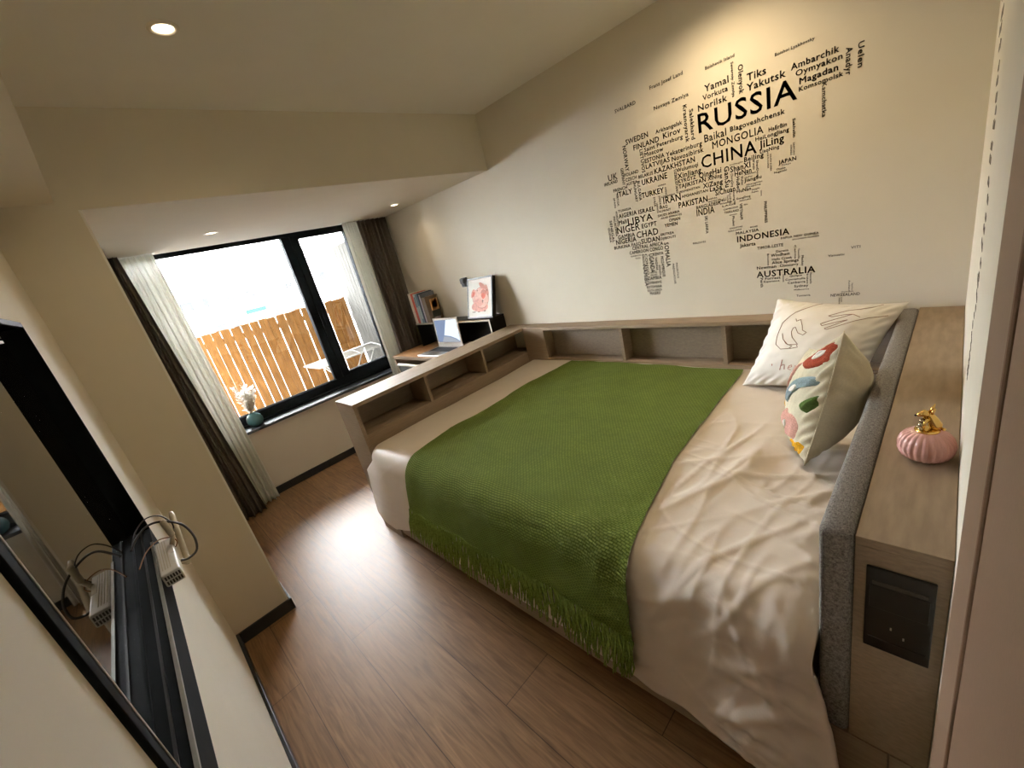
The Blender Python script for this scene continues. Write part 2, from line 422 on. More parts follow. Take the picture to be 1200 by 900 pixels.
# ---- window 2: small dark glazed window in the near wall
w2 = struct(box('window_2', 'darkglass', NX0 - 0.0, NX1, W - 0.055, W - ND, NZ0 - 0.0, NZ1))
C = MB()
C.box(NX0 - 0.001, NX1 + 0.018, W - 0.05, W + 0.006, 0.900, NZ0 + 0.001, 0.0015)     # apron under the ledge
C.box(NX0 - 0.004, NX0 + 0.002, W - 0.05, W + 0.006, 0.900, NZ1 + 0.012, 0.001)
C.box(NX1, NX1 + 0.022, W - 0.05, W + 0.006, 0.900, NZ1 + 0.012, 0.001)
C.box(NX0 - 0.004, NX1 + 0.022, W - 0.05, W + 0.006, NZ1, NZ1 + 0.012, 0.001)
C.build('casing', 'alu', w2)
box('edge_strip', 'steel', NX0 + .12, NX1, W + 0.0015, W + 0.0068, NZ0 - 0.002, NZ0 + 0.0035, w2, label='pale metal strip standing for the highlight along the ledge')  # highlight on the ledge's front edge, modelled as a pale strip
box('edge_strip', 'steel', NX1 - 0.003, NX1 + 0.001, W + 0.0015, W + 0.0068, NZ0, NZ1, w2)
box('groove', 'cable', NX0, NX1, W - 0.016, W - 0.012, NZ0 + .001, NZ0 + 0.003, w2)
box('track_rail', 'alu', NX0, NX1, W - ND, W - ND + .004, NZ0, NZ0 + 0.006, w2)
for zz in (NZ1 - 0.016, NZ1 - 0.028):
    box('head_track', 'whitepl', NX0 + 0.06, NX1, W - ND, W - ND + 0.006, zz, zz + 0.006, w2, label='white track under the window head')

# ------------------------------------------------------------------ downlights
def downlight(x, y, z, watts, label, size=0.045, r=0.038, aim=None):
    t = thing('downlight', (x, y, z), label, 'ceiling light', 'recessed downlights')
    MB().lathe((x, y, z), [(r * 0.72, 0.002), (r * 0.78, -0.004), (r * 1.0, -0.004), (r * 1.12, -0.0015), (r * 1.12, 0.002)], 32).build('trim_ring', 'lampring', t)
    MB().lathe((x, y, z), [(0.0, -0.0012), (r * 0.70, -0.0012), (r * 0.72, 0.001)], 24).build('diffuser', 'lampon', t)
    l = bpy.data.lights.new('downlight_beam', 'SPOT'); l.energy = watts; l.color = (1.0, 0.76, 0.46)
    l.spot_size = math.radians(150); l.spot_blend = 1.0; l.shadow_soft_size = size
    o = bpy.data.objects.new('downlight_beam', l); COL.objects.link(o); o.parent = t; o.location = (0, 0, -0.012)
    return t
downlight(2.113, -1.746, H, SPOT_W, 'round recessed downlight in the main ceiling above the floor')
downlight(0.571, -1.524, HB, SPOT_W * 0.35, 'recessed downlight under the beam above the wide window pane')
downlight(0.653, -0.248, HB, SPOT_W * 0.35, 'recessed downlight under the beam nearest the dark curtain')
# same fitting just above the frame: its glow is on the map wall
downlight(3.06, -0.34, H, WALL_W, 'recessed downlight in the ceiling close to the lettered wall')
# ------------------------------------------------------------------ shelving round the bed
def shelf_unit_foot():
    t = thing('foot_shelf', ((XS0 + XS1) / 2, -0.73, 0), 'taupe shelf unit across the foot of the bed with three open niches', 'shelf', )
    TT = 0.021
    MB().box(XS0, XS1, YS, -0.001, ZS - TT, ZS, 0.0015).build('top_board', 'lam', t)
    box('end_panel', 'lamx', XS0 + .001, XS1 - .001, YS + 0.001, YS + 0.022, 0.0, ZS - TT, t, 0.001)
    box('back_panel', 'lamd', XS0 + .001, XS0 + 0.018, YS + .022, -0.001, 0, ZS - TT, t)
    box('niche_floor', 'lam', XS0 + .018, XS1 - .001, YS + .022, -.001, 0.672, 0.690, t)
    box('lower_front', 'lam', XS1 - 0.018, XS1 - .002, YS + .022, -.001, 0.0, 0.672, t)
    for y in (-0.990, -0.518):
        box('divider', 'lamx', XS0 + .018, XS1 - .003, y - 0.009, y + 0.009, 0.690, ZS - TT, t)
    return t
shelf_unit_foot()
def shelf_unit_wall():
    x0, x1 = XS1 + 0.001, XH - 0.0545
    t = thing('wall_shelf', ((x0 + x1) / 2, YMS / 2, 0), 'long taupe shelf unit below the lettered wall with open niches', 'shelf')
    TT = 0.021
    MB().box(x0, x1, YMS, -0.001, ZS - TT, ZS, 0.0015).build('top_board', 'lamx', t)
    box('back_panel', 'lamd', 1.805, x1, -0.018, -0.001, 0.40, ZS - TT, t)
    box('corner_filler', 'lamx', x0, 1.805, YMS + .002, -0.001, 0.40, ZS - TT, t)
    box('niche_floor', 'lamx', 1.805, x1, YMS + .001, -0.018, 0.634, 0.652, t)
    box('lower_front', 'lamx', 1.805, x1, YMS + .003, YMS + 0.02, 0.40, 0.634, t)
    for x in (2.419, 3.001):
        box('divider', 'lam', x - 0.010, x + 0.010, YMS + .002, -0.018, 0.652, ZS - TT, t)
    return t
shelf_unit_wall()

# ------------------------------------------------------------------ bed
HBX = 3.640     # face of the padded headboard
bed = thing('bed', (2.62, -0.78, 0), 'wide low taupe bed with grey padded headboard', 'bed')
bx0, bx1 = 1.6045, HBX
box('plinth', 'blackbox', bx0 + .06, bx1 - .02, YH + 0.06, YMS - .002, 0.0, 0.032, bed)
box('base', 'lamx', bx0 + 0.014, bx1, YH + 0.020, YMS - .002, 0.032, 0.348, bed)
px = [bx0, 2.190, 2.962, bx1]
for a, b in zip(px, px[1:]):
    box('drawer_front', 'lamx', a + 0.0025, b - 0.0025, YH, YH + 0.019, 0.030, 0.345, bed, 0.001)
MB().box(1.606, HBX - .003, YH + 0.03, YMS - .004, 0.35, 0.598, 0.035, 4).build('mattress', 'sheet', bed)
hb = MB()
def hbp(u, v):  # padded slab profile (rounded) swept along y
    return None
hb.box(HBX, XH - .0005, YH - 0.006, -0.012, 0.353, ZS + 0.004, 0.014, 4)
hbo = hb.build('headboard', 'wool', bed, 'grey woollen upholstered headboard')
for f in hbo.data.polygons: f.use_smooth = True
MB().tube([(HBX + 0.006, YH - 0.0062, 0.36), (HBX + 0.006, YH - 0.0062, ZS - .01), (HBX + 0.010, YH + .004, ZS + .001), (HBX + 0.012, -0.02, ZS + .001)], 0.0016).build('piping', 'wool', hbo)

cab = thing('headboard_cabinet', ((XH + XW) / 2, -0.73, 0), 'narrow taupe cabinet behind the grey headboard with black socket panel', 'cabinet')
MB().box(XH, XW - 0.001, YH, -0.001, ZS - .018, ZS, 0.001).build('top_board', 'lam', cab)
box('front_panel', 'lam', XH, XW - .001, YH, YH + 0.018, 0.353, ZS - .018, cab, 0.0008)
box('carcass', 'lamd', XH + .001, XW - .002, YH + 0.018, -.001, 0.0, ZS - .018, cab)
for a, b in ((HBX + .002, 3.756), (3.759, XW - .001)):
    box('lower_panel', 'lamx', a, b, YH, YH + 0.018 if a > 3.7 else YH + .05, 0.0, 0.350, cab, 0.0008)
sp = thing('socket_panel', (3.754, YH, 0.636), 'black double socket panel set in the cabinet end', 'socket')
MB().box(3.710, 3.798, YH - 0.006, YH - .0002, 0.637, 0.825, 0.002).build('plate', 'panelb', sp)
box('bar', 'panelg', 3.719, 3.789, YH - 0.008, YH - .0058, 0.791, 0.798, sp)
MB().box(3.716, 3.792, YH - 0.0072, YH - .0055, 0.737, 0.7875, 0.0008).build('rocker', 'panelb', sp)
mk = MB()
for x, z in ((3.747, 0.698), (3.764, 0.684)):
    mk.box(x - .0012, x + .0012, YH - .0066, YH - .0058, z - .003, z + .003)
mk.build('indicator_mark', 'steel', sp)
box('rocker', 'panelb', 3.716, 3.792, YH - 0.0072, YH - .0055, 0.645, 0.665, sp)

# ------------------------------------------------------------------ duvet
TOPZ = 0.622
def drape(x, d, bulge=0.0):
    """point on bed cover: d = metres from the shelf edge, over the top and down the open side"""
    y0 = YMS - 0.004; edge = YH + 0.055; r = 0.085 + bulge
    flat = (y0 - edge)
    if d < flat: return Vector((x, y0 - d, TOPZ)), Vector((0, 0, 1))
    a = (d - flat) / r
    if a < math.pi / 2:
        return Vector((x, edge - r * math.sin(a), TOPZ - r * (1 - math.cos(a)))), Vector((0, -math.sin(a), math.cos(a)))
    e = d - flat - r * math.pi / 2
    return Vector((x, edge - r - 0.10 * e, TOPZ - r - e)), Vector((0, -1, 0.05))
FLAT = (YMS - 0.004) - (YH + 0.055)
def ridged(p):
    return 1 - abs(noise.noise(p))
def crease(x, d, ang, fa, fc, k, seed, warp=0.25):
    c, q = math.cos(ang), math.sin(ang)
    al, ac = x * c + d * q, -x * q + d * c
    w = warp * noise.noise(Vector((x * 2.6, d * 2.6, seed + 5.5)))
    return (1 - abs(noise.noise(Vector((al * fa, (ac + w * 0.35) * fc, seed))))) ** k
def wrinkle(x, d):
    h = 0.006 * fbm(x * 2.1, d * 2.3, 3.1, 3)
    s = max(0.0, min(1.0, (x - 2.95) / 0.40)) * (0.35 + 0.65 * max(0, min(1, (d - .2) / .4)))
    hang = max(0, min(1, (d - FLAT) / 0.12))
    m1 = max(0, min(1, 0.55 + 1.3 * noise.noise(Vector((x * 2.3, d * 2.3, 11.0)))))
    m2 = max(0, min(1, 0.55 + 1.3 * noise.noise(Vector((x * 2.9, d * 2.9, 17.0)))))
    h += s * 0.010 * m1 * crease(x, d, 2.25, 1.7, 6.5, 7, 1.3)
    h += s * 0.009 * m2 * crease(x, d, 2.75, 2.0, 8.0, 8, 4.1)
    h += (0.15 + s) * 0.0055 * m1 * crease(x, d, 1.75, 3.0, 13.0, 7, 8.2)
    h += (0.15 + s) * 0.0045 * m2 * crease(x, d, 0.35, 3.4, 15.0, 8, 2.6)
    h += hang * (0.3 + s) * 0.014 * m2 * crease(x, d, 0.55, 1.6, 7.0, 6, 6.4)
    h += hang * (0.25 + s) * 0.010 * m1 * crease(x, d, 1.15, 2.6, 11.0, 7, 12.4)
    h += hang * (0.2 + s) * 0.008 * crease(x, d, -0.25, 3.0, 12.0, 8, 15.2)
    h += hang * 0.010 * noise.noise(Vector((x * 5.0, d * 0.8, 9.1)))
    return h
def hem(x):
    pts = [(1.49, 0.25), (1.60, 0.185), (1.75, 0.17), (1.95, 0.23), (2.4, 0.235), (2.9, 0.225), (3.2, 0.215), (3.4, 0.195), (3.56, 0.195), (3.66, 0.12)]
    if x <= pts[0][0]: return pts[0][1]
    for (a, b), (c, e) in zip(pts, pts[1:]):
        if x <= c: return b + (e - b) * (x - a) / (c - a)
    return pts[-1][1]
DX0, DX1 = 1.622, HBX - 0.004
def duvet_pt(u, v, off=0.0):
    x = DX0 + (DX1 - DX0) * u
    L = FLAT + 0.085 * math.pi / 2 + (TOPZ - 0.085 - hem(x) + 0.02 * noise.noise(Vector((x * 7, 0, 0))))
    d = L * v
    p, n = drape(x, d)
    hang = max(0.0, min(1.0, (d - FLAT) / 0.16))
    # corners of the drape swing out past the ends of the bed
    k = max(0, 1 - u / 0.07)
    p.x -= max(0.0, min(1.0, (d - FLAT - 0.12) / 0.10)) * 0.14 * k ** 1.3
    p.y += 0.035 * hang * k * k
    k2 = max(0, (u - 0.93) / 0.07)
    p.x += max(0, min(1, (d - FLAT - .10) / 0.25)) * 0.055 * k2 ** 1.3
    # dip to the shelf at the foot
    top = 1 - hang
    kk = max(0, 1 - (x - DX0) / 0.05)
    p.z -= top * 0.022 * kk * kk
    k3 = max(0, (x - (DX1 - 0.05)) / 0.05)
    p.z -= top * 0.02 * k3 * k3
    p.z += top * 0.012 * math.sin(min(1, u / 0.5) * math.pi)
    return p + n * (wrinkle(x, d) + off) + Vector((0, 0, off * .2))
duv = MB().grid(lambda u, v: duvet_pt(u, v), 420, 300)
duvet = duv.build('duvet', 'duvet', None, origin=(2.62, -0.78, TOPZ), recalc=False)
tag(duvet, 'rumpled cream duvet spread over the bed and hanging down its open side', 'duvet')
sm = duvet.modifiers.new('thickness', 'SOLIDIFY'); sm.thickness = 0.012; sm.offset = -1

# ------------------------------------------------------------------ green throw
def lerp_tab(t, q):
    if q <= t[0][0]: return t[0][1]
    for (a, b), (c, e) in zip(t, t[1:]):
        if q <= c: return b + (e - b) * (q - a) / (c - a)
    return t[-1][1]
LEFT = [(0.0, 2.037), (0.06, 2.037), (0.42, 1.995), (0.88, 2.01), (1.04, 1.985), (1.28, 2.03), (1.40, 2.055), (1.6, 2.02), (1.9, 1.93)]
RIGHT = [(0.0, 3.09), (0.06, 3.10), (0.37, 3.11), (0.90, 3.142), (1.15, 3.185), (1.31, 3.215), (1.45, 3.232), (1.65, 3.225), (1.9, 3.19)]
def throw_len(x):   # cloth length from shelf edge to where the fringe starts
    return lerp_tab([(1.93, 1.535), (2.1, 1.565), (2.4, 1.550), (2.8, 1.545), (3.05, 1.565), (3.24, 1.60)], x) + 0.012 * noise.noise(Vector((x * 9, 2, 0)))
def throw_pt(u, v, extra=0.0, off=0.012):
    x_mid = 2.04 + (3.2 - 2.04) * u
    L = throw_len(x_mid)
    d = 0.028 + (L - 0.028) * v + extra
    x = lerp_tab(LEFT, d) * (1 - u) + lerp_tab(RIGHT, d) * u
    p, n = drape(x, d)
    ud = (x - DX0) / (DX1 - DX0)
    hang = max(0.0, min(1.0, (d - FLAT) / 0.16))
    p.z += (1 - hang) * 0.012 * math.sin(min(1, ud / 0.5) * math.pi)
    w = wrinkle(x, d) + 0.006 * fbm(x * 5, d * 5, 5, 2) + 0.004
    w += hang * (0.012 * max(0, noise.noise(Vector((x * 8.5 + d * 2.0, d * 0.7, 2.2)))) + 0.010)
    return p + n * (w + off + 0.006)
th = thing('throw_blanket', (2.6, -0.8, TOPZ), 'green knitted throw with long fringe laid across the bed', 'blanket')
MB().grid(throw_pt, 170, 190, uvfn=lambda u, v: ((2.04 + 1.16 * u) * 0.82 + 1.6 * v * 0.30, 1.6 * v)).build('cloth', 'knit', th, recalc=False)
fr = MB(); rnd = random.Random(7)
NF = 330
for i in range(NF):
    u = min(1, max(0, (i + rnd.uniform(-.4, .4)) / (NF - 1)))
    ln = rnd.uniform(0.12, 0.185); sw = rnd.uniform(-0.014, 0.014)
    pts = []
    for k in range(5):
        q = throw_pt(u, 1.0, ln * k / 4 - 0.006, 0.013)
        q.x += sw * (k / 4) ** 1.3 + 0.004 * math.sin(k * 1.8 + i); q.y -= 0.003 * math.sin(i * 1.7)
        pts.append(q)
    fr.tube(pts, [0.0034, 0.0036, 0.0034, 0.003, 0.0018], 5)
f = fr.build('fringe', 'fringe', th, 'loose green yarn fringe'); f['kind'] = 'stuff'

# ------------------------------------------------------------------ cushions
class Pillow:
    """soft square between four 3d corners; ub/uf = bulge of back / front"""
    def __init__(s, bl, br, tr, tl, front, back, sag=0.05, sagv=None):
        s.c = [Vector(q) for q in (bl, br, tr, tl)]; s.f = front; s.k = back; s.sag = sag; s.sagv = sag if sagv is None else sagv
        s.n = ((s.c[1] - s.c[0]).cross(s.c[3] - s.c[0])).normalized()
    def base(s, u, v):
        # edges pull in between the corners
        cu = u + (0.5 - u) * 2 * s.sag * (4 * v * (1 - v)) * abs(2 * u - 1) ** 2
        cv = v + (0.5 - v) * 2 * s.sagv * (4 * u * (1 - u)) * abs(2 * v - 1) ** 2
        a, b, c, d = s.c
        return a * (1 - cu) * (1 - cv) + b * cu * (1 - cv) + c * cu * cv + d * (1 - cu) * cv
    def h(s, u, v):
        U, V = abs(2 * u - 1), abs(2 * v - 1)
        return max(0, (1 - U ** 2.4)) ** 0.62 * max(0, (1 - V ** 2.4)) ** 0.62
    def pt(s, u, v, side=1, off=0.0, wr=0.006):
        h = s.h(u, v); amp = s.f if side > 0 else s.k
        w = wr * fbm(u * 5 + side * 3, v * 5, s.c[0].x * 3, 3) * min(1, h * 3)
        e = max(0, 1 - min(u, v, 1 - u, 1 - v) / 0.14)
        w += wr * 1.2 * e * min(1, h * 4) * math.sin((u - v) * 60 + 4 * noise.noise(Vector((u * 4, v * 4, 1))))
        return s.base(u, v) + s.n * side * (amp * h + w + off)
    def mesh(s, name, m, parent, mb=None, label=None, seam='duvet'):
        b = MB()
        b.grid(lambda u, v: s.pt(u, v, 1), 60, 60); b.grid(lambda u, v: s.pt(u, v, -1), 60, 60)
        bmesh.ops.remove_doubles(b.b, verts=list(b.b.verts), dist=0.0006)
        return b.build(name, m, parent, label)
    def line(s, pts, r, name, m, parent, label=None, mb=None):
        b = mb or MB()
        dense = []
        for (a, c), (d, e) in zip(pts, pts[1:]):
            n = max(2, int(math.hypot(d - a, e - c) / 0.02))
            dense += [(a + (d - a) * i / n, c + (e - c) * i / n) for i in range(n)]
        dense.append(pts[-1])
        b.tube([s.pt(u, v, 1, 0.0008) for u, v in dense], r, 5)
        if mb is None: return b.build(name, m, parent, label)
    def patch(s, poly, off, name, m, parent, label=None, rings=6, mb=None):
        """poly in (u,v), drawn as raised tufting"""
        b = mb or MB()
        # smooth closed outline
        P = poly; N = len(P); out = []
        for i in range(N):
            p0, p1, p2, p3 = P[i - 1], P[i], P[(i + 1) % N], P[(i + 2) % N]
            for k in range(5):
                t = k / 5
                out.append(tuple(0.5 * (2 * p1[j] + (p2[j] - p0[j]) * t + (2 * p0[j] - 5 * p1[j] + 4 * p2[j] - p3[j]) * t * t + (-p0[j] + 3 * p1[j] - 3 * p2[j] + p3[j]) * t ** 3) for j in (0, 1)))
        cx = sum(q[0] for q in out) / len(out); cy = sum(q[1] for q in out) / len(out)
        prev = None; fs = []
        cl = lambda q: min(0.995, max(0.005, q))
        for r in range(rings + 1):
            k = 1 - r / rings
            e = -0.001 if r == 0 else off
            ring = [b.b.verts.new(s.pt(cl(cx + (q[0] - cx) * k), cl(cy + (q[1] - cy) * k), 1, e)) for q in out] if r < rings else [b.b.verts.new(s.pt(cl(cx), cl(cy), 1, e))]
            if prev:
                n = len(prev)
                for i in range(n):
                    if len(ring) == 1: fs.append(b.b.faces.new((prev[i], prev[(i + 1) % n], ring[0])))
                    else: fs.append(b.b.faces.new((prev[i], prev[(i + 1) % n], ring[(i + 1) % n], ring[i])))
            prev = ring
        b._f(fs, True)
        if mb is None: return b.build(name, m, parent, label)

# white cushion with line-drawn hands, leaning on the shelf below the lettered wall
wp = Pillow((3.147, -0.325, 0.640), (3.560, -0.395, 0.655), (3.672, -0.165, 0.945), (3.248, -0.140, 0.985), 0.085, 0.055, 0.045)
cw = thing('cushion', (3.36, -0.34, 0.64), 'white square cushion with stitched outlines of two reaching hands', 'cushion')
wp.mesh('cover', 'white_cotton', cw)
HAND_A = [[(0.42, 0.98), (0.27, 0.83), (0.20, 0.70), (0.20, 0.55), (0.23, 0.46), (0.30, 0.41), (0.37, 0.42), (0.39, 0.45), (0.33, 0.47), (0.28, 0.52), (0.25, 0.58)],
          [(0.36, 0.74), (0.33, 0.72), (0.31, 0.75)], [(0.36, 0.74), (0.40, 0.67), (0.42, 0.62), (0.46, 0.60), (0.44, 0.57), (0.39, 0.59), (0.35, 0.65), (0.33, 0.64), (0.33, 0.60), (0.36, 0.54)],
          [(0.28, 0.52), (0.35, 0.46), (0.42, 0.47), (0.44, 0.44), (0.38, 0.42)], [(0.36, 0.54), (0.41, 0.49), (0.43, 0.47)]]
HAND_B = [[(0.86, 0.97), (0.74, 0.90), (0.66, 0.88), (0.58, 0.82), (0.55, 0.80), (0.58, 0.79), (0.66, 0.82), (0.72, 0.83), (0.66, 0.79), (0.58, 0.74), (0.53, 0.70), (0.55, 0.68), (0.64, 0.73), (0.71, 0.76)],
          [(0.71, 0.76), (0.64, 0.70), (0.58, 0.65), (0.60, 0.64), (0.69, 0.70), (0.76, 0.75), (0.84, 0.80), (0.95, 0.84)], [(0.72, 0.83), (0.78, 0.80)]]
for hs_, nm in ((HAND_A, 'left'), (HAND_B, 'right')):
    b = MB()
    for l in hs_: wp.line(l, 0.0011, 'x', 'x', cw, mb=b)
    b.build('stitched_hand', 'thread', cw, 'thin brown outline of a hand, %s one' % nm)
HEY = [[(0.36, 0.295), (0.36, 0.18)], [(0.36, 0.23), (0.39, 0.245), (0.40, 0.19)], [(0.43, 0.215), (0.46, 0.225), (0.455, 0.245), (0.435, 0.235), (0.43, 0.20), (0.46, 0.19)],
       [(0.485, 0.245), (0.50, 0.20)], [(0.52, 0.25), (0.49, 0.14), (0.475, 0.15)]]
b = MB()
for l in HEY: wp.line(l, 0.0014, 'x', 'x', cw, mb=b)
b.build('stitched_word', 'pinkthread', cw, 'rose coloured handwriting')
wp.line([(0.27, 0.245), (0.275, 0.225)], 0.0018, 'stitched_dot', 'pinkthread', cw)

# floral cushion leaning on the headboard: face towards the foot of the bed
fc = Pillow((3.425, -0.715, 0.636), (3.500, -0.892, 0.640), (3.590, -0.880, 1.068), (3.475, -0.700, 0.955), 0.055, 0.135, -0.06, 0.07)
fc.n = Vector((-0.93, -0.36, 0.08)).normalized()
cf = thing('cushion', (3.50, -0.78, 0.636), 'cream cushion with tufted coloured flowers leaning on the grey headboard', 'cushion')
fc.mesh('cover', 'cream_linen', cf)
b = MB(); b.tube([fc.pt(1.0, v / 30, 1, 0.001) for v in range(31)], 0.0016, 6); b.build('seam', 'cream_linen', cf)
fc.patch([(0.55, 0.845), (0.74, 0.94), (0.95, 0.945), (0.95, 0.80), (0.72, 0.765)], 0.006, 'flower', 'rust', cf, 'rust red petal')
fc.patch([(0.74, 0.885), (0.82, 0.915), (0.90, 0.895), (0.86, 0.85), (0.77, 0.84)], 0.009, 'flower_eye', 'whitet', cf, 'white eye of the red flower')
fc.patch([(0.10, 0.66), (0.40, 0.83), (0.48, 0.84), (0.36, 0.70), (0.16, 0.55)], 0.006, 'flower', 'pinkt', cf, 'pink petal strip')
fc.patch([(0.30, 0.50), (0.46, 0.66), (0.75, 0.70), (0.92, 0.69), (0.92, 0.63), (0.70, 0.60), (0.52, 0.50), (0.38, 0.45)], 0.006, 'flower', 'teal', cf, 'blue grey petal')
fc.patch([(0.50, 0.58), (0.60, 0.635), (0.68, 0.615), (0.60, 0.565)], 0.009, 'flower_eye', 'whitet', cf, 'white eye of the blue grey flower')
fc.patch([(0.84, 0.49), (0.96, 0.56), (0.97, 0.48), (0.92, 0.42), (0.86, 0.44)], 0.006, 'leaf', 'greent', cf, 'small dark green leaf by the seam')
fc.patch([(0.30, 0.30), (0.38, 0.40), (0.56, 0.37), (0.74, 0.38), (0.86, 0.30), (0.82, 0.17), (0.66, 0.14), (0.48, 0.16), (0.36, 0.20)], 0.007, 'flower', 'pinkt', cf, 'large pink flower')
fc.patch([(0.47, 0.27), (0.55, 0.31), (0.61, 0.26), (0.57, 0.22), (0.50, 0.23)], 0.010, 'flower_eye', 'whitet', cf, 'white eye of the pink flower')
fc.patch([(0.74, 0.03), (0.66, 0.08), (0.70, 0.14), (0.80, 0.13), (0.90, 0.17), (0.96, 0.12), (0.92, 0.06), (0.84, 0.02)], 0.006, 'flower', 'yellowt', cf, 'mustard flower near the bottom seam')
fc.patch([(0.05, 0.50), (0.12, 0.56), (0.15, 0.46), (0.12, 0.32), (0.05, 0.33)], 0.006, 'flower', 'yellowt', cf, 'mustard petal on the far edge')
fc.patch([(0.04, 0.26), (0.12, 0.24), (0.22, 0.12), (0.16, 0.02), (0.06, 0.06)], 0.006, 'leaf', 'greent', cf, 'dark green leaf at the far corner')

# ------------------------------------------------------------------ pink jar with golden figure
JX, JY = 3.764, -1.150
jar = thing('lidded_jar', (JX, JY, ZS), 'pink ribbed ceramic jar with golden animal on its lid', 'jar')
rib = lambda a: 1 + 0.075 * abs(math.cos(a * 12)) ** 0.8 - 0.055
MB().lathe((JX, JY, ZS), [(0, 0), (0.022, 0.0), (0.030, 0.003), (0.0395, 0.012), (0.0436, 0.024), (0.0440, 0.033), (0.0415, 0.045), (0.035, 0.055), (0.024, 0.062), (0.012, 0.064), (0, 0.0645)], 156, rib).build('body', 'pinkgl', jar)
fg = MB(); z0 = ZS + 0.0635
sx = Vector((-0.93, -0.36, 0))          # the animal looks towards the bed
def J(a, z, s=0.0): return Vector((JX, JY, z0)) + sx * a + Vector((-sx.y, sx.x, 0)) * s + Vector((0, 0, z))
fg.lathe((JX, JY, z0 - 0.001), [(0, 0), (0.019, 0), (0.0195, 0.003), (0.017, 0.0045), (0, 0.0045)], 28)
lid = fg.build('lid', 'gold', jar, 'golden lid')
fg = MB()
fg.tube([J(-0.013, 0.003), J(-0.012, 0.012), J(-0.007, 0.024), J(-0.002, 0.034), J(0.001, 0.040)], [0.0085, 0.0105, 0.0085, 0.0062, 0.0055], 14)
fg.tube([J(0.001, 0.036), J(0.007, 0.0385), J(0.013, 0.0365), J(0.018, 0.0345)], [0.0070, 0.0075, 0.0050, 0.0028], 12)
fg.tube([J(-0.003, 0.038, -.003), J(-0.007, 0.047, -.004), J(-0.010, 0.056, -.0045)], [0.0035, 0.0030, 0.0006], 8)
fg.tube([J(-0.003, 0.038, .003), J(-0.006, 0.045, .004), J(-0.008, 0.050, .0045)], [0.0035, 0.0026, 0.0006], 8)
fg.tube([J(-0.019, 0.003), J(-0.024, 0.004, .006), J(-0.020, 0.005, .012)], [0.0035, 0.003, 0.0014], 8)
fg.tube([J(0.002, 0.028, -.005), J(0.007, 0.018, -.005), J(0.009, 0.005, -.005)], [0.0035, 0.0028, 0.003], 8)
fg.tube([J(0.002, 0.028, .005), J(0.007, 0.018, .005), J(0.009, 0.005, .005)], [0.0035, 0.0028, 0.003], 8)
fgo = fg.build('animal_figure', 'gold', lid)
b = MB(); b.ball(J(0.009, 0.022), 0.0052); b.ball(J(0.0095, 0.0125), 0.0060); b.ball(J(0.012, 0.006, -.005), 0.0040); b.ball(J(0.012, 0.006, .005), 0.0040)
b.build('beads', 'crystal', lid, 'shiny smoky beads held by the animal')
MB().ball(J(0.0198, 0.0345), 0.0022).build('nose', 'panelb', lid)
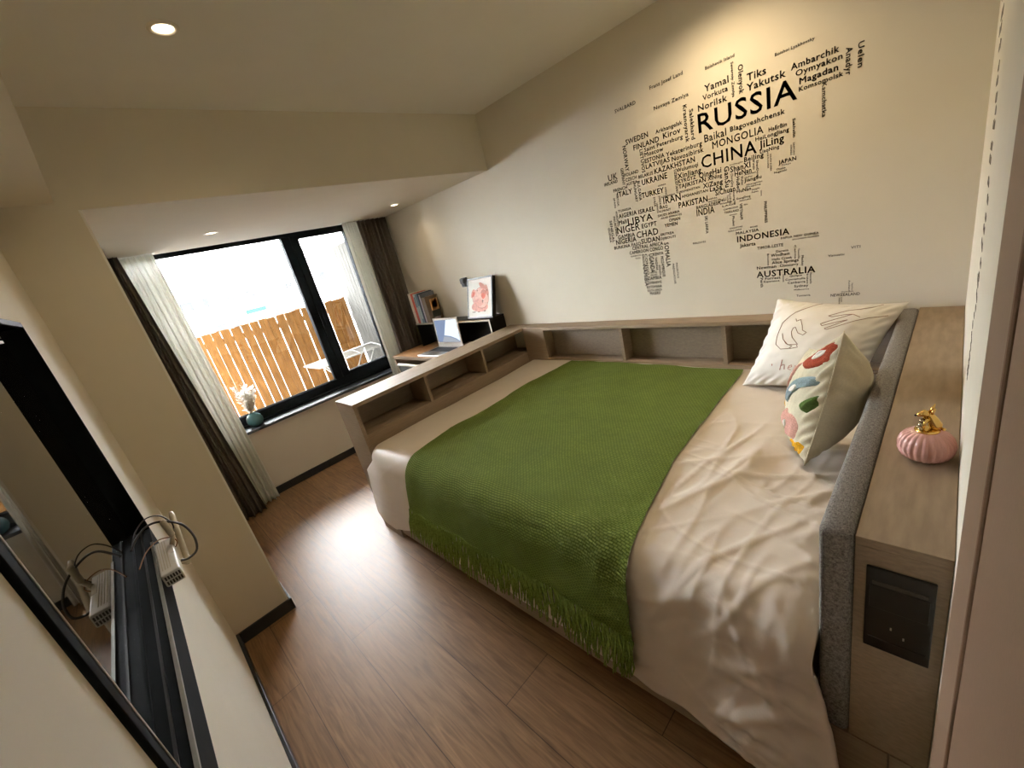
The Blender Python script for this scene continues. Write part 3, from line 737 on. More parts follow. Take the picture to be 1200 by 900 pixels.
# ------------------------------------------------------------------ wall lettering
WORDS = [
    ('RUSSIA', 0, 2.920, 1.740, 0.380, 0.0800),
    ('CHINA', 0, 2.920, 1.590, 0.232, 0.0558),
    ('AUSTRALIA', 0, 3.129, 1.056, 0.229, 0.0292),
    ('MONGOLIA', 0, 2.974, 1.658, 0.206, 0.0311),
    ('INDONESIA', 0, 3.054, 1.232, 0.211, 0.0278),
    ('NIGER', 0, 2.433, 1.381, 0.140, 0.0383),
    ('LIBYA', 0, 2.506, 1.417, 0.147, 0.0348),
    ('KAZAKHSTAN', 0, 2.690, 1.629, 0.203, 0.0248),
    ('CHAD', 0, 2.548, 1.338, 0.125, 0.0351),
    ('Blagoveshchensk', 0, 3.052, 1.703, 0.206, 0.0200),
    ('PAKISTAN', 0, 2.795, 1.442, 0.140, 0.0281),
    ('UKRAINE', 0, 2.616, 1.594, 0.137, 0.0280),
    ('Yakutsk', 0, 3.124, 1.830, 0.140, 0.0273),
    ('Saint Petersburg', 0, 2.650, 1.743, 0.196, 0.0186),
    ('NIGERIA', 0, 2.415, 1.324, 0.128, 0.0279),
    ('Yekaterinburg', 0, 2.758, 1.688, 0.172, 0.0205),
    ('FINLAND', 0, 2.594, 1.766, 0.138, 0.0249),
    ('Ambarchik', 0, 3.281, 1.842, 0.150, 0.0226),
    ('CENTRAL AFRICA', 0, 2.511, 1.280, 0.181, 0.0187),
    ('Novosibirsk', 0, 2.784, 1.660, 0.151, 0.0216),
    ('TURKEY', 0, 2.606, 1.533, 0.122, 0.0264),
    ('SOMALIA', 1, 2.698, 1.289, 0.127, 0.0247),
    ('Norilsk', 0, 2.925, 1.826, 0.123, 0.0255),
    ('SWEDEN', 0, 2.555, 1.803, 0.124, 0.0251),
    ('IRAN', 0, 2.719, 1.478, 0.090, 0.0341),
    ('Baikal', 0, 2.942, 1.695, 0.094, 0.0321),
    ('BURKINA FASO', 0, 2.398, 1.300, 0.168, 0.0176),
    ('Oymyakon', 0, 3.296, 1.816, 0.144, 0.0205),
    ('SUDAN', 0, 2.570, 1.304, 0.107, 0.0268),
    ('Krasnoyarsk', 1, 2.859, 1.874, 0.154, 0.0183),
    ('XinJiang', 0, 2.803, 1.576, 0.114, 0.0246),
    ('NAMIBIA', 1, 2.560, 1.189, 0.118, 0.0232),
    ('LATVIJAS', 0, 2.648, 1.664, 0.126, 0.0217),
    ('JiLing', 0, 3.162, 1.603, 0.091, 0.0299),
    ('Yamal', 0, 2.958, 1.890, 0.100, 0.0272),
    ('Novaya Zemlya', 0, 2.723, 1.903, 0.166, 0.0161),
    ('INDIA', 0, 2.879, 1.386, 0.084, 0.0317),
    ('Magadan', 0, 3.308, 1.785, 0.120, 0.0221),
    ('UGANDA', 1, 2.604, 1.244, 0.101, 0.0262),
    ('NORWAY', 1, 2.534, 1.803, 0.121, 0.0218),
    ('AIGERIA', 0, 2.455, 1.461, 0.111, 0.0234),
    ('Franz Josef Land', 0, 2.713, 1.993, 0.159, 0.0157),
    ('QingHai', 0, 2.905, 1.552, 0.100, 0.0249),
    ('TAJIKISTAN', 0, 2.804, 1.531, 0.130, 0.0189),
    ('ITALY', 0, 2.466, 1.570, 0.090, 0.0266),
    ('Arkhangelsk', 0, 2.718, 1.802, 0.132, 0.0179),
    ('GAMBIA', 0, 2.431, 1.352, 0.107, 0.0217),
    ('Komsomolsk', 0, 3.306, 1.761, 0.137, 0.0167),
    ('Salekhard', 1, 2.886, 1.848, 0.125, 0.0181),
    ('Vorkuta', 0, 2.948, 1.861, 0.105, 0.0210),
    ('Kirov', 0, 2.753, 1.770, 0.086, 0.0254),
    ('ESTONIA', 0, 2.646, 1.691, 0.104, 0.0204),
    ('SiChuan', 0, 2.972, 1.459, 0.087, 0.0240),
    ('ISRAEL', 0, 2.576, 1.459, 0.092, 0.0226),
    ('Olenyok', 1, 3.096, 1.935, 0.105, 0.0198),
    ('Moscow', 0, 2.649, 1.720, 0.099, 0.0202),
    ('ShanXI', 0, 3.043, 1.541, 0.082, 0.0243),
    ('CAMEROON', 0, 2.490, 1.258, 0.115, 0.0173),
    ('EGYPT', 0, 2.584, 1.384, 0.086, 0.0230),
    ('LIETUVOS', 1, 2.625, 1.760, 0.109, 0.0181),
    ('XiZang', 0, 2.919, 1.504, 0.089, 0.0218),
    ('HeiLongJiang', 0, 3.149, 1.635, 0.122, 0.0159),
    ('Wulumuqi', 0, 2.801, 1.606, 0.104, 0.0185),
    ('Tiks', 0, 3.127, 1.866, 0.070, 0.0273),
    ('GanSu', 1, 3.018, 1.571, 0.088, 0.0216),
    ('SVALBARD', 0, 2.518, 1.962, 0.117, 0.0162),
    ('SENEGAL', 1, 2.393, 1.461, 0.121, 0.0155),
    ('UK', 0, 2.425, 1.662, 0.057, 0.0329),
    ('MOZAMBIQUE', 1, 2.670, 1.222, 0.109, 0.0162),
    ('Kamchatka', 1, 3.380, 1.762, 0.116, 0.0147),
    ('BANGLADESH', 0, 2.880, 1.418, 0.110, 0.0155),
    ('Anadyr', 1, 3.450, 1.844, 0.087, 0.0193),
    ('AFGHANISTAN', 0, 2.814, 1.485, 0.126, 0.0130),
    ('CONGO', 1, 2.580, 1.248, 0.115, 0.0142),
    ('ZAMBIA', 0, 2.580, 1.103, 0.082, 0.0196),
    ('CONGO', 0, 2.613, 1.256, 0.076, 0.0203),
    ('KYRGYZ', 0, 2.804, 1.555, 0.087, 0.0177),
    ('BULGARIA', 1, 2.590, 1.620, 0.096, 0.0158),
    ('BeiJing', 0, 3.101, 1.567, 0.076, 0.0198),
    ('Bolshevik Island', 0, 2.968, 1.971, 0.117, 0.0127),
    ('SAUDI ARABIA', 0, 2.681, 1.422, 0.116, 0.0125),
    ('Severniy Zemlya', 1, 3.069, 1.957, 0.128, 0.0111),
    ('MAURITANIA', 1, 2.420, 1.478, 0.107, 0.0131),
    ('HeNan', 0, 3.060, 1.520, 0.068, 0.0206),
    ('Boishoi Lyakhovsky', 0, 3.229, 1.911, 0.128, 0.0109),
    ('Uelen', 1, 3.484, 1.846, 0.078, 0.0178),
    ('GERMANY', 1, 2.506, 1.705, 0.084, 0.0165),
    ('IRELAND', 0, 2.395, 1.644, 0.084, 0.0161),
    ('FRENCH', 0, 2.446, 1.600, 0.084, 0.0161),
    ('TIMOR-LESTE', 0, 3.137, 1.185, 0.103, 0.0131),
    ('Alice Springs', 0, 3.194, 1.111, 0.103, 0.0131),
    ('POLAND', 0, 2.523, 1.659, 0.082, 0.0164),
    ('HUNGARY', 1, 2.568, 1.613, 0.092, 0.0144),
    ('BELARUS', 0, 2.601, 1.630, 0.081, 0.0163),
    ('PAPUA NEW GUINEA', 0, 3.232, 1.215, 0.138, 0.0095),
    ('BOTSWANA', 0, 2.568, 1.057, 0.090, 0.0144),
    ('MALAYSIA', 0, 3.051, 1.267, 0.096, 0.0129),
    ('MADAGASCAR', 1, 2.730, 1.175, 0.108, 0.0114),
    ('UZBEKISTAN', 1, 2.789, 1.621, 0.098, 0.0124),
    ('YEMEN', 0, 2.711, 1.365, 0.069, 0.0174),
    ('TURKMENISTAN', 0, 2.789, 1.510, 0.116, 0.0102),
    ('NEWZEALAND', 0, 3.412, 0.943, 0.098, 0.0120),
    ('ZIMBABWE', 0, 2.579, 1.080, 0.080, 0.0143),
    ('XiNing', 0, 2.943, 1.532, 0.063, 0.0181),
    ('Newman', 0, 3.132, 1.094, 0.079, 0.0142),
    ('Jakarta', 0, 3.064, 1.207, 0.067, 0.0167),
    ('LaSa', 0, 2.949, 1.482, 0.054, 0.0207),
    ('Mali', 0, 2.450, 1.429, 0.050, 0.0221),
    ('SRI LANKA', 1, 2.916, 1.379, 0.082, 0.0134),
    ('CZECH', 0, 2.526, 1.634, 0.065, 0.0167),
    ('TUNISIA', 0, 2.456, 1.492, 0.081, 0.0132),
    ('DJIBOUTI', 0, 2.682, 1.306, 0.081, 0.0129),
    ('ARAB EMIRATES', 0, 2.695, 1.408, 0.111, 0.0094),
    ('JiangSu', 0, 3.097, 1.486, 0.069, 0.0151),
    ('SOUTH AFRICA', 0, 2.568, 1.038, 0.088, 0.0118),
    ('GUINEA', 1, 2.376, 1.425, 0.082, 0.0125),
    ('MASERU', 0, 2.582, 1.019, 0.062, 0.0164),
    ('HaErBin', 0, 3.199, 1.656, 0.065, 0.0156),
    ('JAPAN', 0, 3.231, 1.521, 0.063, 0.0160),
    ('LiaoNing', 0, 3.164, 1.583, 0.071, 0.0141),
    ('Windham', 0, 3.191, 1.144, 0.073, 0.0137),
    ('PHILIPPINES', 1, 3.172, 1.387, 0.090, 0.0110),
    ('MOROCCO', 1, 2.439, 1.501, 0.080, 0.0120),
    ('ERITREA', 0, 2.685, 1.326, 0.072, 0.0128),
    ('HuNan', 0, 3.064, 1.448, 0.059, 0.0155),
    ('AUSTRIA', 0, 2.528, 1.614, 0.064, 0.0141),
    ('OMAN', 0, 2.738, 1.387, 0.058, 0.0155),
    ('KENYA', 0, 2.629, 1.231, 0.059, 0.0152),
    ('TANZANIA', 1, 2.637, 1.222, 0.070, 0.0128),
    ('Cloncurry', 0, 3.225, 1.094, 0.071, 0.0119),
    ('Halls Creek', 0, 3.195, 1.127, 0.078, 0.0107),
    ('MAURITIUS', 1, 2.749, 1.177, 0.081, 0.0103),
    ('VIETNAM', 1, 3.073, 1.401, 0.070, 0.0119),
    ('ANGOLA', 1, 2.564, 1.251, 0.062, 0.0124),
    ('Forrest', 0, 3.164, 1.042, 0.062, 0.0124),
    ('HuBei', 1, 3.066, 1.516, 0.054, 0.0137),
    ('PORTUGAL', 1, 2.458, 1.588, 0.063, 0.0116),
    ('Canberra', 0, 3.254, 1.014, 0.067, 0.0109),
    ('Cunnamulla', 0, 3.245, 1.030, 0.076, 0.0090),
    ('Sakhalin', 1, 3.284, 1.675, 0.068, 0.0100),
    ('KUWAIT', 0, 2.692, 1.442, 0.061, 0.0109),
    ('THAILAND', 0, 3.006, 1.370, 0.063, 0.0105),
    ('RWANDA', 1, 2.652, 1.177, 0.053, 0.0118),
    ('ShanDong', 1, 3.148, 1.561, 0.070, 0.0088),
    ('Sydney', 0, 3.279, 0.996, 0.053, 0.0115),
    ('IRAQ', 0, 2.695, 1.459, 0.043, 0.0140),
    ('AZERBAIJAN', 0, 2.710, 1.509, 0.072, 0.0083),
    ('SOLOMON ISLANDS', 0, 3.275, 1.204, 0.096, 0.0061),
    ('MALDIVES', 0, 2.848, 1.256, 0.063, 0.0090),
    ('Esperance', 0, 3.158, 1.030, 0.064, 0.0088),
    ('ChongQing', 1, 3.044, 1.535, 0.056, 0.0096),
    ('Perth', 1, 3.144, 1.053, 0.044, 0.0122),
    ('GuangDong', 0, 3.061, 1.420, 0.058, 0.0090),
    ('JORDAN', 1, 2.697, 1.523, 0.051, 0.0100),
    ('Vanuatu', 0, 3.402, 1.114, 0.054, 0.0093),
    ('SPAIN', 1, 2.438, 1.572, 0.051, 0.0098),
    ('Darwin', 0, 3.212, 1.160, 0.047, 0.0106),
    ('GuangXi', 1, 3.049, 1.464, 0.060, 0.0082),
    ('SYRIA', 1, 2.668, 1.524, 0.048, 0.0102),
    ('Tasmania', 0, 3.287, 0.953, 0.052, 0.0091),
    ('DeLi', 0, 2.984, 1.428, 0.034, 0.0139),
    ('Phuket', 1, 3.039, 1.353, 0.045, 0.0100),
    ('CAMBODIA', 0, 3.003, 1.386, 0.064, 0.0070),
    ('GABON', 0, 2.495, 1.243, 0.063, 0.0071),
    ('Broome', 1, 3.176, 1.160, 0.052, 0.0085),
    ('Cairns', 1, 3.282, 1.182, 0.058, 0.0074),
    ('KUALA LUMPUR', 0, 3.018, 1.285, 0.058, 0.0072),
    ('LEBANON', 1, 2.680, 1.492, 0.049, 0.0085),
    ('SOUTH KOREA', 1, 3.200, 1.571, 0.067, 0.0061),
    ('LAOS', 0, 2.999, 1.402, 0.058, 0.0069),
    ('Quilpie', 0, 3.262, 1.045, 0.047, 0.0084),
    ('Mackay', 1, 3.308, 1.134, 0.045, 0.0087),
    ('Melbourne', 0, 3.278, 0.982, 0.056, 0.0067),
    ('ShangHai', 0, 3.105, 1.470, 0.063, 0.0059),
    ('NORTH KOREA', 1, 3.190, 1.582, 0.065, 0.0057),
    ('Newcastle', 1, 3.338, 1.055, 0.048, 0.0077),
    ('SINGAPORE', 0, 3.024, 1.297, 0.056, 0.0066),
    ('ZheJiang', 0, 3.102, 1.461, 0.060, 0.0060),
    ('MYANMAR', 0, 2.991, 1.414, 0.052, 0.0069),
    ('GuiZhou', 1, 3.032, 1.457, 0.050, 0.0071),
    ('Nagasaki', 0, 3.214, 1.490, 0.046, 0.0077),
    ('WuHan', 1, 3.085, 1.514, 0.037, 0.0094),
    ('BURUNDI', 0, 2.601, 1.138, 0.039, 0.0088),
    ('MALAWI', 0, 2.600, 1.125, 0.038, 0.0088),
    ('VITI', 0, 3.477, 1.136, 0.030, 0.0106),
    ('AnHui', 0, 3.099, 1.513, 0.045, 0.0070),
    ('ARMENIA', 1, 2.734, 1.556, 0.038, 0.0081),
    ('Brisbane', 1, 3.326, 1.052, 0.044, 0.0068),
    ('Townsville', 1, 3.295, 1.165, 0.043, 0.0068),
    ('MACAU', 0, 3.074, 1.409, 0.047, 0.0062),
    ('NEPAL', 0, 2.937, 1.447, 0.044, 0.0065),
    ('GEORGIA', 0, 2.700, 1.566, 0.042, 0.0068),
    ('Auckland', 1, 3.472, 1.008, 0.046, 0.0061),
    ('Osaka', 0, 3.223, 1.500, 0.033, 0.0082),
    ('SAPPORO', 1, 3.284, 1.588, 0.047, 0.0057),
    ('HOKKAIDO', 1, 3.274, 1.582, 0.038, 0.0070),
    ('NeiMengGu', 0, 3.042, 1.569, 0.054, 0.0049),
    ('TianJin', 1, 3.135, 1.562, 0.035, 0.0074),
    ('BHUTAN', 0, 2.939, 1.436, 0.040, 0.0059),
    ('TOGO', 0, 2.521, 1.228, 0.032, 0.0071),
    ('Adelaide', 1, 3.235, 1.061, 0.036, 0.0062),
    ('YunNan', 1, 3.022, 1.450, 0.032, 0.0066),
    ('BRUNEI', 0, 3.112, 1.286, 0.030, 0.0070),
    ('Tokyo', 0, 3.242, 1.512, 0.033, 0.0061),
    ('JiangXi', 0, 3.125, 1.445, 0.032, 0.0060),
    ('BANGKOK', 0, 3.028, 1.357, 0.032, 0.0052),
    ('Hamilton', 1, 3.482, 0.995, 0.032, 0.0052),
    ('Wellington', 0, 3.448, 0.959, 0.041, 0.0040),
    ('HeFei', 0, 3.100, 1.501, 0.030, 0.0054),
    ('FuJian', 0, 3.125, 1.434, 0.026, 0.0060),
    ('Nelson', 1, 3.440, 0.936, 0.027, 0.0055),
    ('TAIWAN', 1, 3.160, 1.437, 0.023, 0.0055),
    ('HaiKou', 0, 3.091, 1.389, 0.015, 0.0068),
    ('Dunedin', 1, 3.448, 0.937, 0.020, 0.0045),
]

def word_mesh(txt, vertical, x, z, length, cap):
    cu = bpy.data.curves.new('lettering', 'FONT'); cu.body = txt; cu.resolution_u = 2; cu.size = 1.0; cu.bevel_depth = 0.010 if cap > 0.03 else 0.018; cu.bevel_resolution = 0
    cu.space_character = 1.08
    o = bpy.data.objects.new('lettering', cu); COL.objects.link(o)
    dg = bpy.context.evaluated_depsgraph_get()
    ev = o.evaluated_get(dg); me = bpy.data.meshes.new_from_object(ev)
    bpy.data.objects.remove(o); bpy.data.curves.remove(cu)
    xs = [v.co.x for v in me.vertices]
    a, b = min(xs), max(xs)
    capu = 0.73
    sx, sy = length / (b - a), cap / capu
    for v in me.vertices:
        p, q = (v.co.x - a) * sx, v.co.y * sy
        v.co = (x + q, -0.0012, z - p) if vertical else (x + p, -0.0012, z + q)
    return me
bd = thing('wall_lettering', (3.0, -0.0012, 1.0), 'dark world map made of place names on the wall above the bed', 'wall decal')
off = root_loc(bd)
small = bmesh.new()
for i, wv in enumerate(WORDS):
    me = word_mesh(*wv)
    if i < 100:
        for v in me.vertices: v.co -= off
        me.materials.clear(); me.materials.append(MT['ink'])
        o = bpy.data.objects.new('place_name', me); COL.objects.link(o); o.parent = bd
    else:
        small.from_mesh(me); bpy.data.meshes.remove(me)
for v in small.verts: v.co -= off
me = bpy.data.meshes.new('small_place_names'); small.to_mesh(me); small.free(); me.materials.append(MT['ink'])
o = bpy.data.objects.new('small_place_names', me); COL.objects.link(o); o.parent = bd; o['kind'] = 'stuff'
# lettering on the head wall, only seen edge-on: strokes too foreshortened to read
rnd = random.Random(3)
wl = thing('wall_lettering', (XW - .0007, -0.75, 1.0), 'grey lettering on the narrow strip of wall beside the brown door', 'wall decal')
YT = [(1.00, -0.99), (1.10, -0.955), (1.20, -0.965), (1.32, -0.926), (1.41, -0.78), (1.49, -0.745), (1.60, -0.585), (1.785, -0.20), (1.86, -0.06)]
z = 1.0
while z < 1.84:
    yc = lerp_tab(YT, z); s = 0.010 + 0.020 * max(0, (z - 1.05) / 0.8); b = MB()
    yy = yc - rnd.uniform(2, 5) * s
    for k in range(rnd.randint(4, 9)):
        hgt = s * rnd.uniform(0.55, 1.0)
        b.box(XW - 0.0008, XW - 0.0002, yy, yy + s * 0.13, z, z + hgt)
        b.box(XW - 0.0008, XW - 0.0002, yy + s * .1, yy + s * 0.5, z + hgt * rnd.choice((0, .45, .85)), z + hgt * rnd.choice((0, .45, .85)) + s * .12)
        yy += s * rnd.uniform(.6, .8)
    b.build('lettering_row', 'inkgrey', wl)
    z += s * rnd.uniform(1.1, 2.2)

# ------------------------------------------------------------------ curtains
def curtain(name, m, x, amp, top, bot, zt, zb, folds, label, cat='curtain', group=None, seed=1, belly=None, zmid=None):
    """top / bot = (y0, y1)"""
    def fn(u, v):
        z = zt + (zb - zt) * v
        k = v
        y0 = top[0] + (bot[0] - top[0]) * k; y1 = top[1] + (bot[1] - top[1]) * k
        if belly: y1 += belly * math.sin(v * math.pi)
        y = y0 + (y1 - y0) * u
        ph = 2 * math.pi * folds * (u + 0.02 * noise.noise(Vector((u * 5, v * 2, seed))))
        A = amp * (0.75 + 0.35 * v)
        xx = x + A * math.sin(ph) + 0.4 * A * math.sin(2.3 * ph + seed + v * 1.5)
        return Vector((xx, y + 0.25 * A * math.cos(ph), z))
    b = MB().grid(fn, 120, 40)
    o = b.build(name, m, None, recalc=False)
    md = o.modifiers.new('thickness', 'SOLIDIFY'); md.thickness = 0.002
    return tag(o, label, cat, group)
curtain('sheer_curtain', 'sheer', 0.095, 0.020, (-2.055, -1.80), (-2.03, -1.755), HB - .004, 0.012, 7, 'white sheer curtain bunched at the end of the window by the column', seed=2)
curtain('drape', 'drape', 0.200, 0.022, (-2.082, -1.985), (-2.082, -1.885), HB - .004, 0.012, 4, 'dark drape hanging between the column and the white sheer', seed=5)
curtain('sheer_curtain', 'sheer', 0.075, 0.018, (-0.455, -0.315), (-0.470, -0.330), HB - .004, 0.012, 5, 'white sheer curtain next to the desk end of the window', seed=8)
curtain('drape', 'drape', 0.085, 0.026, (-0.315, -0.03), (-0.320, -0.03), HB - .004, 0.012, 6, 'dark drape hanging in the corner behind the desk', seed=11)
for nm, y0, y1 in (('near', -2.085, -1.78), ('far', -0.47, -0.02)):
    r = MB().box(0.055, 0.115, y0, y1, HB - 0.003, HB)
    o = r.build('curtain_rail', 'whitepl')
    tag(o, 'slim white curtain rail under the beam at the %s' % ('column end' if nm == 'near' else 'desk end'), 'curtain rail')

# ------------------------------------------------------------------ vase on the sill
VX, VY, VZ = -0.055, -1.655, WZ0
va = thing('vase', (VX, VY, VZ), 'round teal vase of bleached dried leaves on the window sill', 'vase')
MB().lathe((VX, VY, VZ), [(0, 0), (0.026, 0), (0.045, 0.012), (0.058, 0.038), (0.060, 0.058), (0.053, 0.082), (0.036, 0.102), (0.020, 0.110), (0.020, 0.116), (0.015, 0.115), (0.013, 0.095), (0, 0.09)], 36).build('pot', 'vase', va)
lf = MB(); st = MB(); rnd = random.Random(21)
for s in range(15):
    a = rnd.uniform(0, 6.28); tilt = rnd.uniform(0.05, 0.40); ln = rnd.uniform(0.14, 0.25)
    d = Vector((math.cos(a) * math.sin(tilt), math.sin(a) * math.sin(tilt), math.cos(tilt)))
    base = Vector((VX, VY, VZ + 0.10))
    pts = [base + d * ln * k / 4 + Vector((0, 0.018 * (k / 4) ** 2, 0)) for k in range(5)]
    st.tube(pts, 0.0014, 5)
    for k in range(20):
        t = 0.2 + 0.8 * k / 19
        p = base + d * ln * t + Vector((0, 0.018 * t * t, 0))
        b2 = rnd.uniform(0, 6.28); up = rnd.uniform(0.1, 0.9)
        dv = Vector((math.cos(b2) * math.cos(up), math.sin(b2) * math.cos(up), math.sin(up)))
        sd = dv.cross(Vector((rnd.uniform(-1, 1), rnd.uniform(-1, 1), 0.3))).normalized()
        L = rnd.uniform(0.028, 0.050); wd_ = L * 0.24; nn = dv.cross(sd) * 0.0008
        m0 = p + dv * L * .5 + nn * 2
        vs = [lf.b.verts.new(c) for c in (p, p + dv * L * .42 + sd * wd_, p + dv * L, p + dv * L * .42 - sd * wd_, m0)]
        lf._f([lf.b.faces.new((vs[0], vs[1], vs[4])), lf.b.faces.new((vs[1], vs[2], vs[4])), lf.b.faces.new((vs[2], vs[3], vs[4])), lf.b.faces.new((vs[3], vs[0], vs[4]))])
st.build('stems', 'stem', va); lfo = lf.build('leaves', 'dried', va, 'bleached white leaves')

# ------------------------------------------------------------------ desk corner
DZ = 0.748
desk = thing('desk', (0.75, -0.22, 0), 'orange oak desk squeezed between the window and the foot shelf', 'desk')
MB().box(0.165, XS0 - .003, -0.445, -0.004, DZ - 0.026, DZ, 0.002).build('desktop', 'desk', desk)
MB().box(0.165, XS0 - .003, -0.452, -0.445, DZ - 0.027, DZ + 0.0005, 0.001).build('edge_band', 'lamx', desk, 'pale grey edge band')
box('side_panel', 'lam', 0.166, 0.186, -0.44, -0.006, 0, DZ - 0.026, desk)
box('modesty_panel', 'lamx', 0.186, XS0 - .004, -0.024, -0.006, 0.38, DZ - .026, desk)

ch = thing('desk_chair', (0.55, -0.52, 0), 'white framed grey mesh chair pushed under the desk', 'chair')
b = MB()
bz0, bz1 = 0.50, 0.695
frame = [(0.33, -0.475, bz0), (0.315, -0.49, 0.60), (0.325, -0.505, bz1 - .02), (0.36, -0.51, bz1), (0.55, -0.525, bz1 + .006), (0.74, -0.51, bz1), (0.775, -0.505, bz1 - .02), (0.785, -0.49, 0.60), (0.77, -0.475, bz0)]
b.tube(frame, 0.013, 8)
b.build('back_frame', 'whitepl', ch)
MB().grid(lambda u, v: Vector((0.33 + 0.44 * u, -0.478 - 0.03 * v - 0.016 * math.sin(u * math.pi), bz0 + (bz1 - bz0 - .006) * v)), 16, 8).build('back_mesh', 'mesh', ch)
MB().box(0.33, 0.77, -0.47, -0.05, 0.43, 0.475, 0.016, 3).build('seat', 'mesh', ch)
for x, y in ((0.35, -0.46), (0.75, -0.46), (0.35, -0.07), (0.75, -0.07)):
    top = 0.50 if y < -0.3 else 0.44
    MB().tube([(x, y, top), (x + (0.02 if x > .5 else -0.02), y - (0.02 if y < -.3 else -0.01), 0.0)], [0.012, 0.010], 8).build('leg', 'whitepl', ch)

# laptop
LX0, LX1, LY0, LY1 = 0.585, 0.945, -0.430, -0.195
lp = thing('laptop', (0.765, -0.31, DZ), 'open silver laptop on the orange desk', 'laptop')
MB().box(LX0, LX1, LY0, LY1, DZ + 0.001, DZ + 0.014, 0.004, 3).build('base', 'silver', lp)
kb = MB()
kb.box(LX0 + .03, LX1 - .03, LY0 + .105, LY1 - .022, DZ + .0138, DZ + .0146)
for i in range(13):
    for j in range(5):
        x = LX0 + .034 + i * 0.0227; y = LY0 + .108 + j * 0.0208
        kb.box(x, x + .019, y, y + .017, DZ + .0144, DZ + .0160)
kb.build('keyboard', 'keys', lp)
box('touchpad', 'steel', LX0 + .12, LX1 - .12, LY0 + .015, LY0 + .09, DZ + .0138, DZ + .0143, lp)
lean = 0.06
def LS(u, v, d=0.0):   # screen plane
    return Vector((LX0 + (LX1 - LX0) * u, LY1 + 0.006 + lean * v * 0.25 + d, DZ + 0.012 + 0.252 * v))
MB().prism([LS(0, 0), LS(1, 0), LS(1, 1), LS(0, 1)], (0, 0.006, 0)).build('screen_lid', 'silver', lp)
bz = MB().prism([LS(0.005, .02, -.0015), LS(.995, .02, -.0015), LS(.995, .99, -.0015), LS(.005, .99, -.0015)], (0, 0.002, 0)).build('bezel', 'whitepl', lp, 'pale bezel')
MT['scr_dark'] = emit('screen_slate', (0.22, 0.28, 0.42), 0.85)
MT['scr_pale'] = emit('screen_pale_blue', (0.74, 0.85, 0.97), 0.95)
MT['scr_grey'] = emit('screen_grey', (0.36, 0.39, 0.44), 0.85)
s = MB()  # emissive display areas in slate, pale blue and grey
s.use('scr_dark').prism([LS(.05, .16, -.003), LS(.95, .16, -.003), LS(.95, .93, -.003), LS(.05, .93, -.003)], (0, 0.001, 0))
s.use('scr_pale').prism([LS(.36, .40, -.0034), LS(.60, .37, -.0034), LS(.82, .29, -.0034), LS(.95, .20, -.0034), LS(.95, .93, -.0034), LS(.55, .93, -.0034)], (0, 0.0004, 0))
s.use('scr_grey').prism([LS(.22, .16, -.0034), LS(.93, .16, -.0034), LS(.90, .21, -.0034), LS(.74, .29, -.0034), LS(.55, .345, -.0034), LS(.34, .36, -.0034)], (0, 0.0004, 0))
s.build('display', 'scr_dark', bz, 'display with slate, pale blue and grey areas')

# riser and what stands on it
RX0, RX1, RY0, RZ = 0.272, 1.335, -0.163, 0.975
ri = thing('desk_riser', (0.80, -0.085, DZ), 'long black open box on the desk carrying books and a picture', 'desk shelf')
box('top', 'blackbox', RX0, RX1, RY0, -0.006, RZ - .016, RZ, ri, 0.0015)
box('side', 'blackbox', RX0, RX0 + .016, RY0, -0.006, DZ + .001, RZ - .016, ri)
box('side', 'blackbox', RX1 - .016, RX1, RY0, -0.006, DZ + .001, RZ - .016, ri)
box('back', 'blackbox', RX0 + .016, RX1 - .016, -0.02, -0.006, DZ + .001, RZ - .016, ri)
box('divider', 'blackbox', 0.80, 0.814, RY0 + .003, -0.02, DZ + .001, RZ - .016, ri)
MB().box(RX0, RX1, RY0 - .0022, RY0 - .0002, RZ - .0155, RZ - .0005).box(RX1 - .0155, RX1, RY0 - .0022, RY0 - .0002, DZ + .003, RZ - .0155).build('edge_strip', 'steel', ri, 'pale strip standing for the highlight on the front edge')  # bright highlight on the black front edges, modelled as pale strips

BK = {'bk_white': (0.70, 0.64, 0.56), 'bk_red': (0.55, 0.085, 0.055), 'bk_pale': (0.42, 0.52, 0.53), 'bk_blue': (0.13, 0.22, 0.30), 'bk_navy': (0.035, 0.05, 0.09), 'bk_lilac': (0.50, 0.42, 0.47), 'bk_brown': (0.17, 0.12, 0.075), 'bk_slate': (0.14, 0.165, 0.20), 'bk_amber': (0.60, 0.33, 0.12), 'bk_orange': (0.60, 0.27, 0.10), 'bk_forest': (0.05, 0.06, 0.045)}
for k, c in BK.items(): MT[k] = mat('book_' + k[3:], c, 0.55, var=0.10, scale=70)
bx = RX0 + 0.002; YB = -0.157
def book(w, h, d, cover, label, marks=None, spine=None):
    global bx
    t = thing('book', (bx + w / 2, YB + d / 2, RZ), label, 'book', 'books on the black desk riser')
    c = MB()
    c.box(bx, bx + 0.003, YB, YB + d, RZ, RZ + h); c.box(bx + w - 0.003, bx + w, YB, YB + d, RZ, RZ + h)
    c.box(bx, bx + w, YB - 0.002, YB + 0.002, RZ, RZ + h, 0.0008)
    c.build('cover', cover, t)
    box('pages', 'paper', bx + 0.003, bx + w - 0.003, YB + 0.002, YB + d - 0.004, RZ + 0.002, RZ + h - 0.004, t)
    if spine: MB().box(bx + w * .2, bx + w * .8, YB - 0.0028, YB - 0.0018, RZ + h * spine[0], RZ + h * spine[1]).build('spine_patch', spine[2], t)
    if marks:
        for (y0, y1, z0, z1, m) in marks:
            box('cover_picture', m, bx + w - .0002, bx + w + 0.0006, YB + d * y0, YB + d * y1, RZ + h * z0, RZ + h * z1, t)
    bx += w + 0.0015
book(0.042, 0.280, 0.145, 'bk_white', 'tall off-white book, first of the row beside the dark drape')
book(0.038, 0.276, 0.145, 'bk_red', 'red-spined book standing between the off-white and pale blue books')
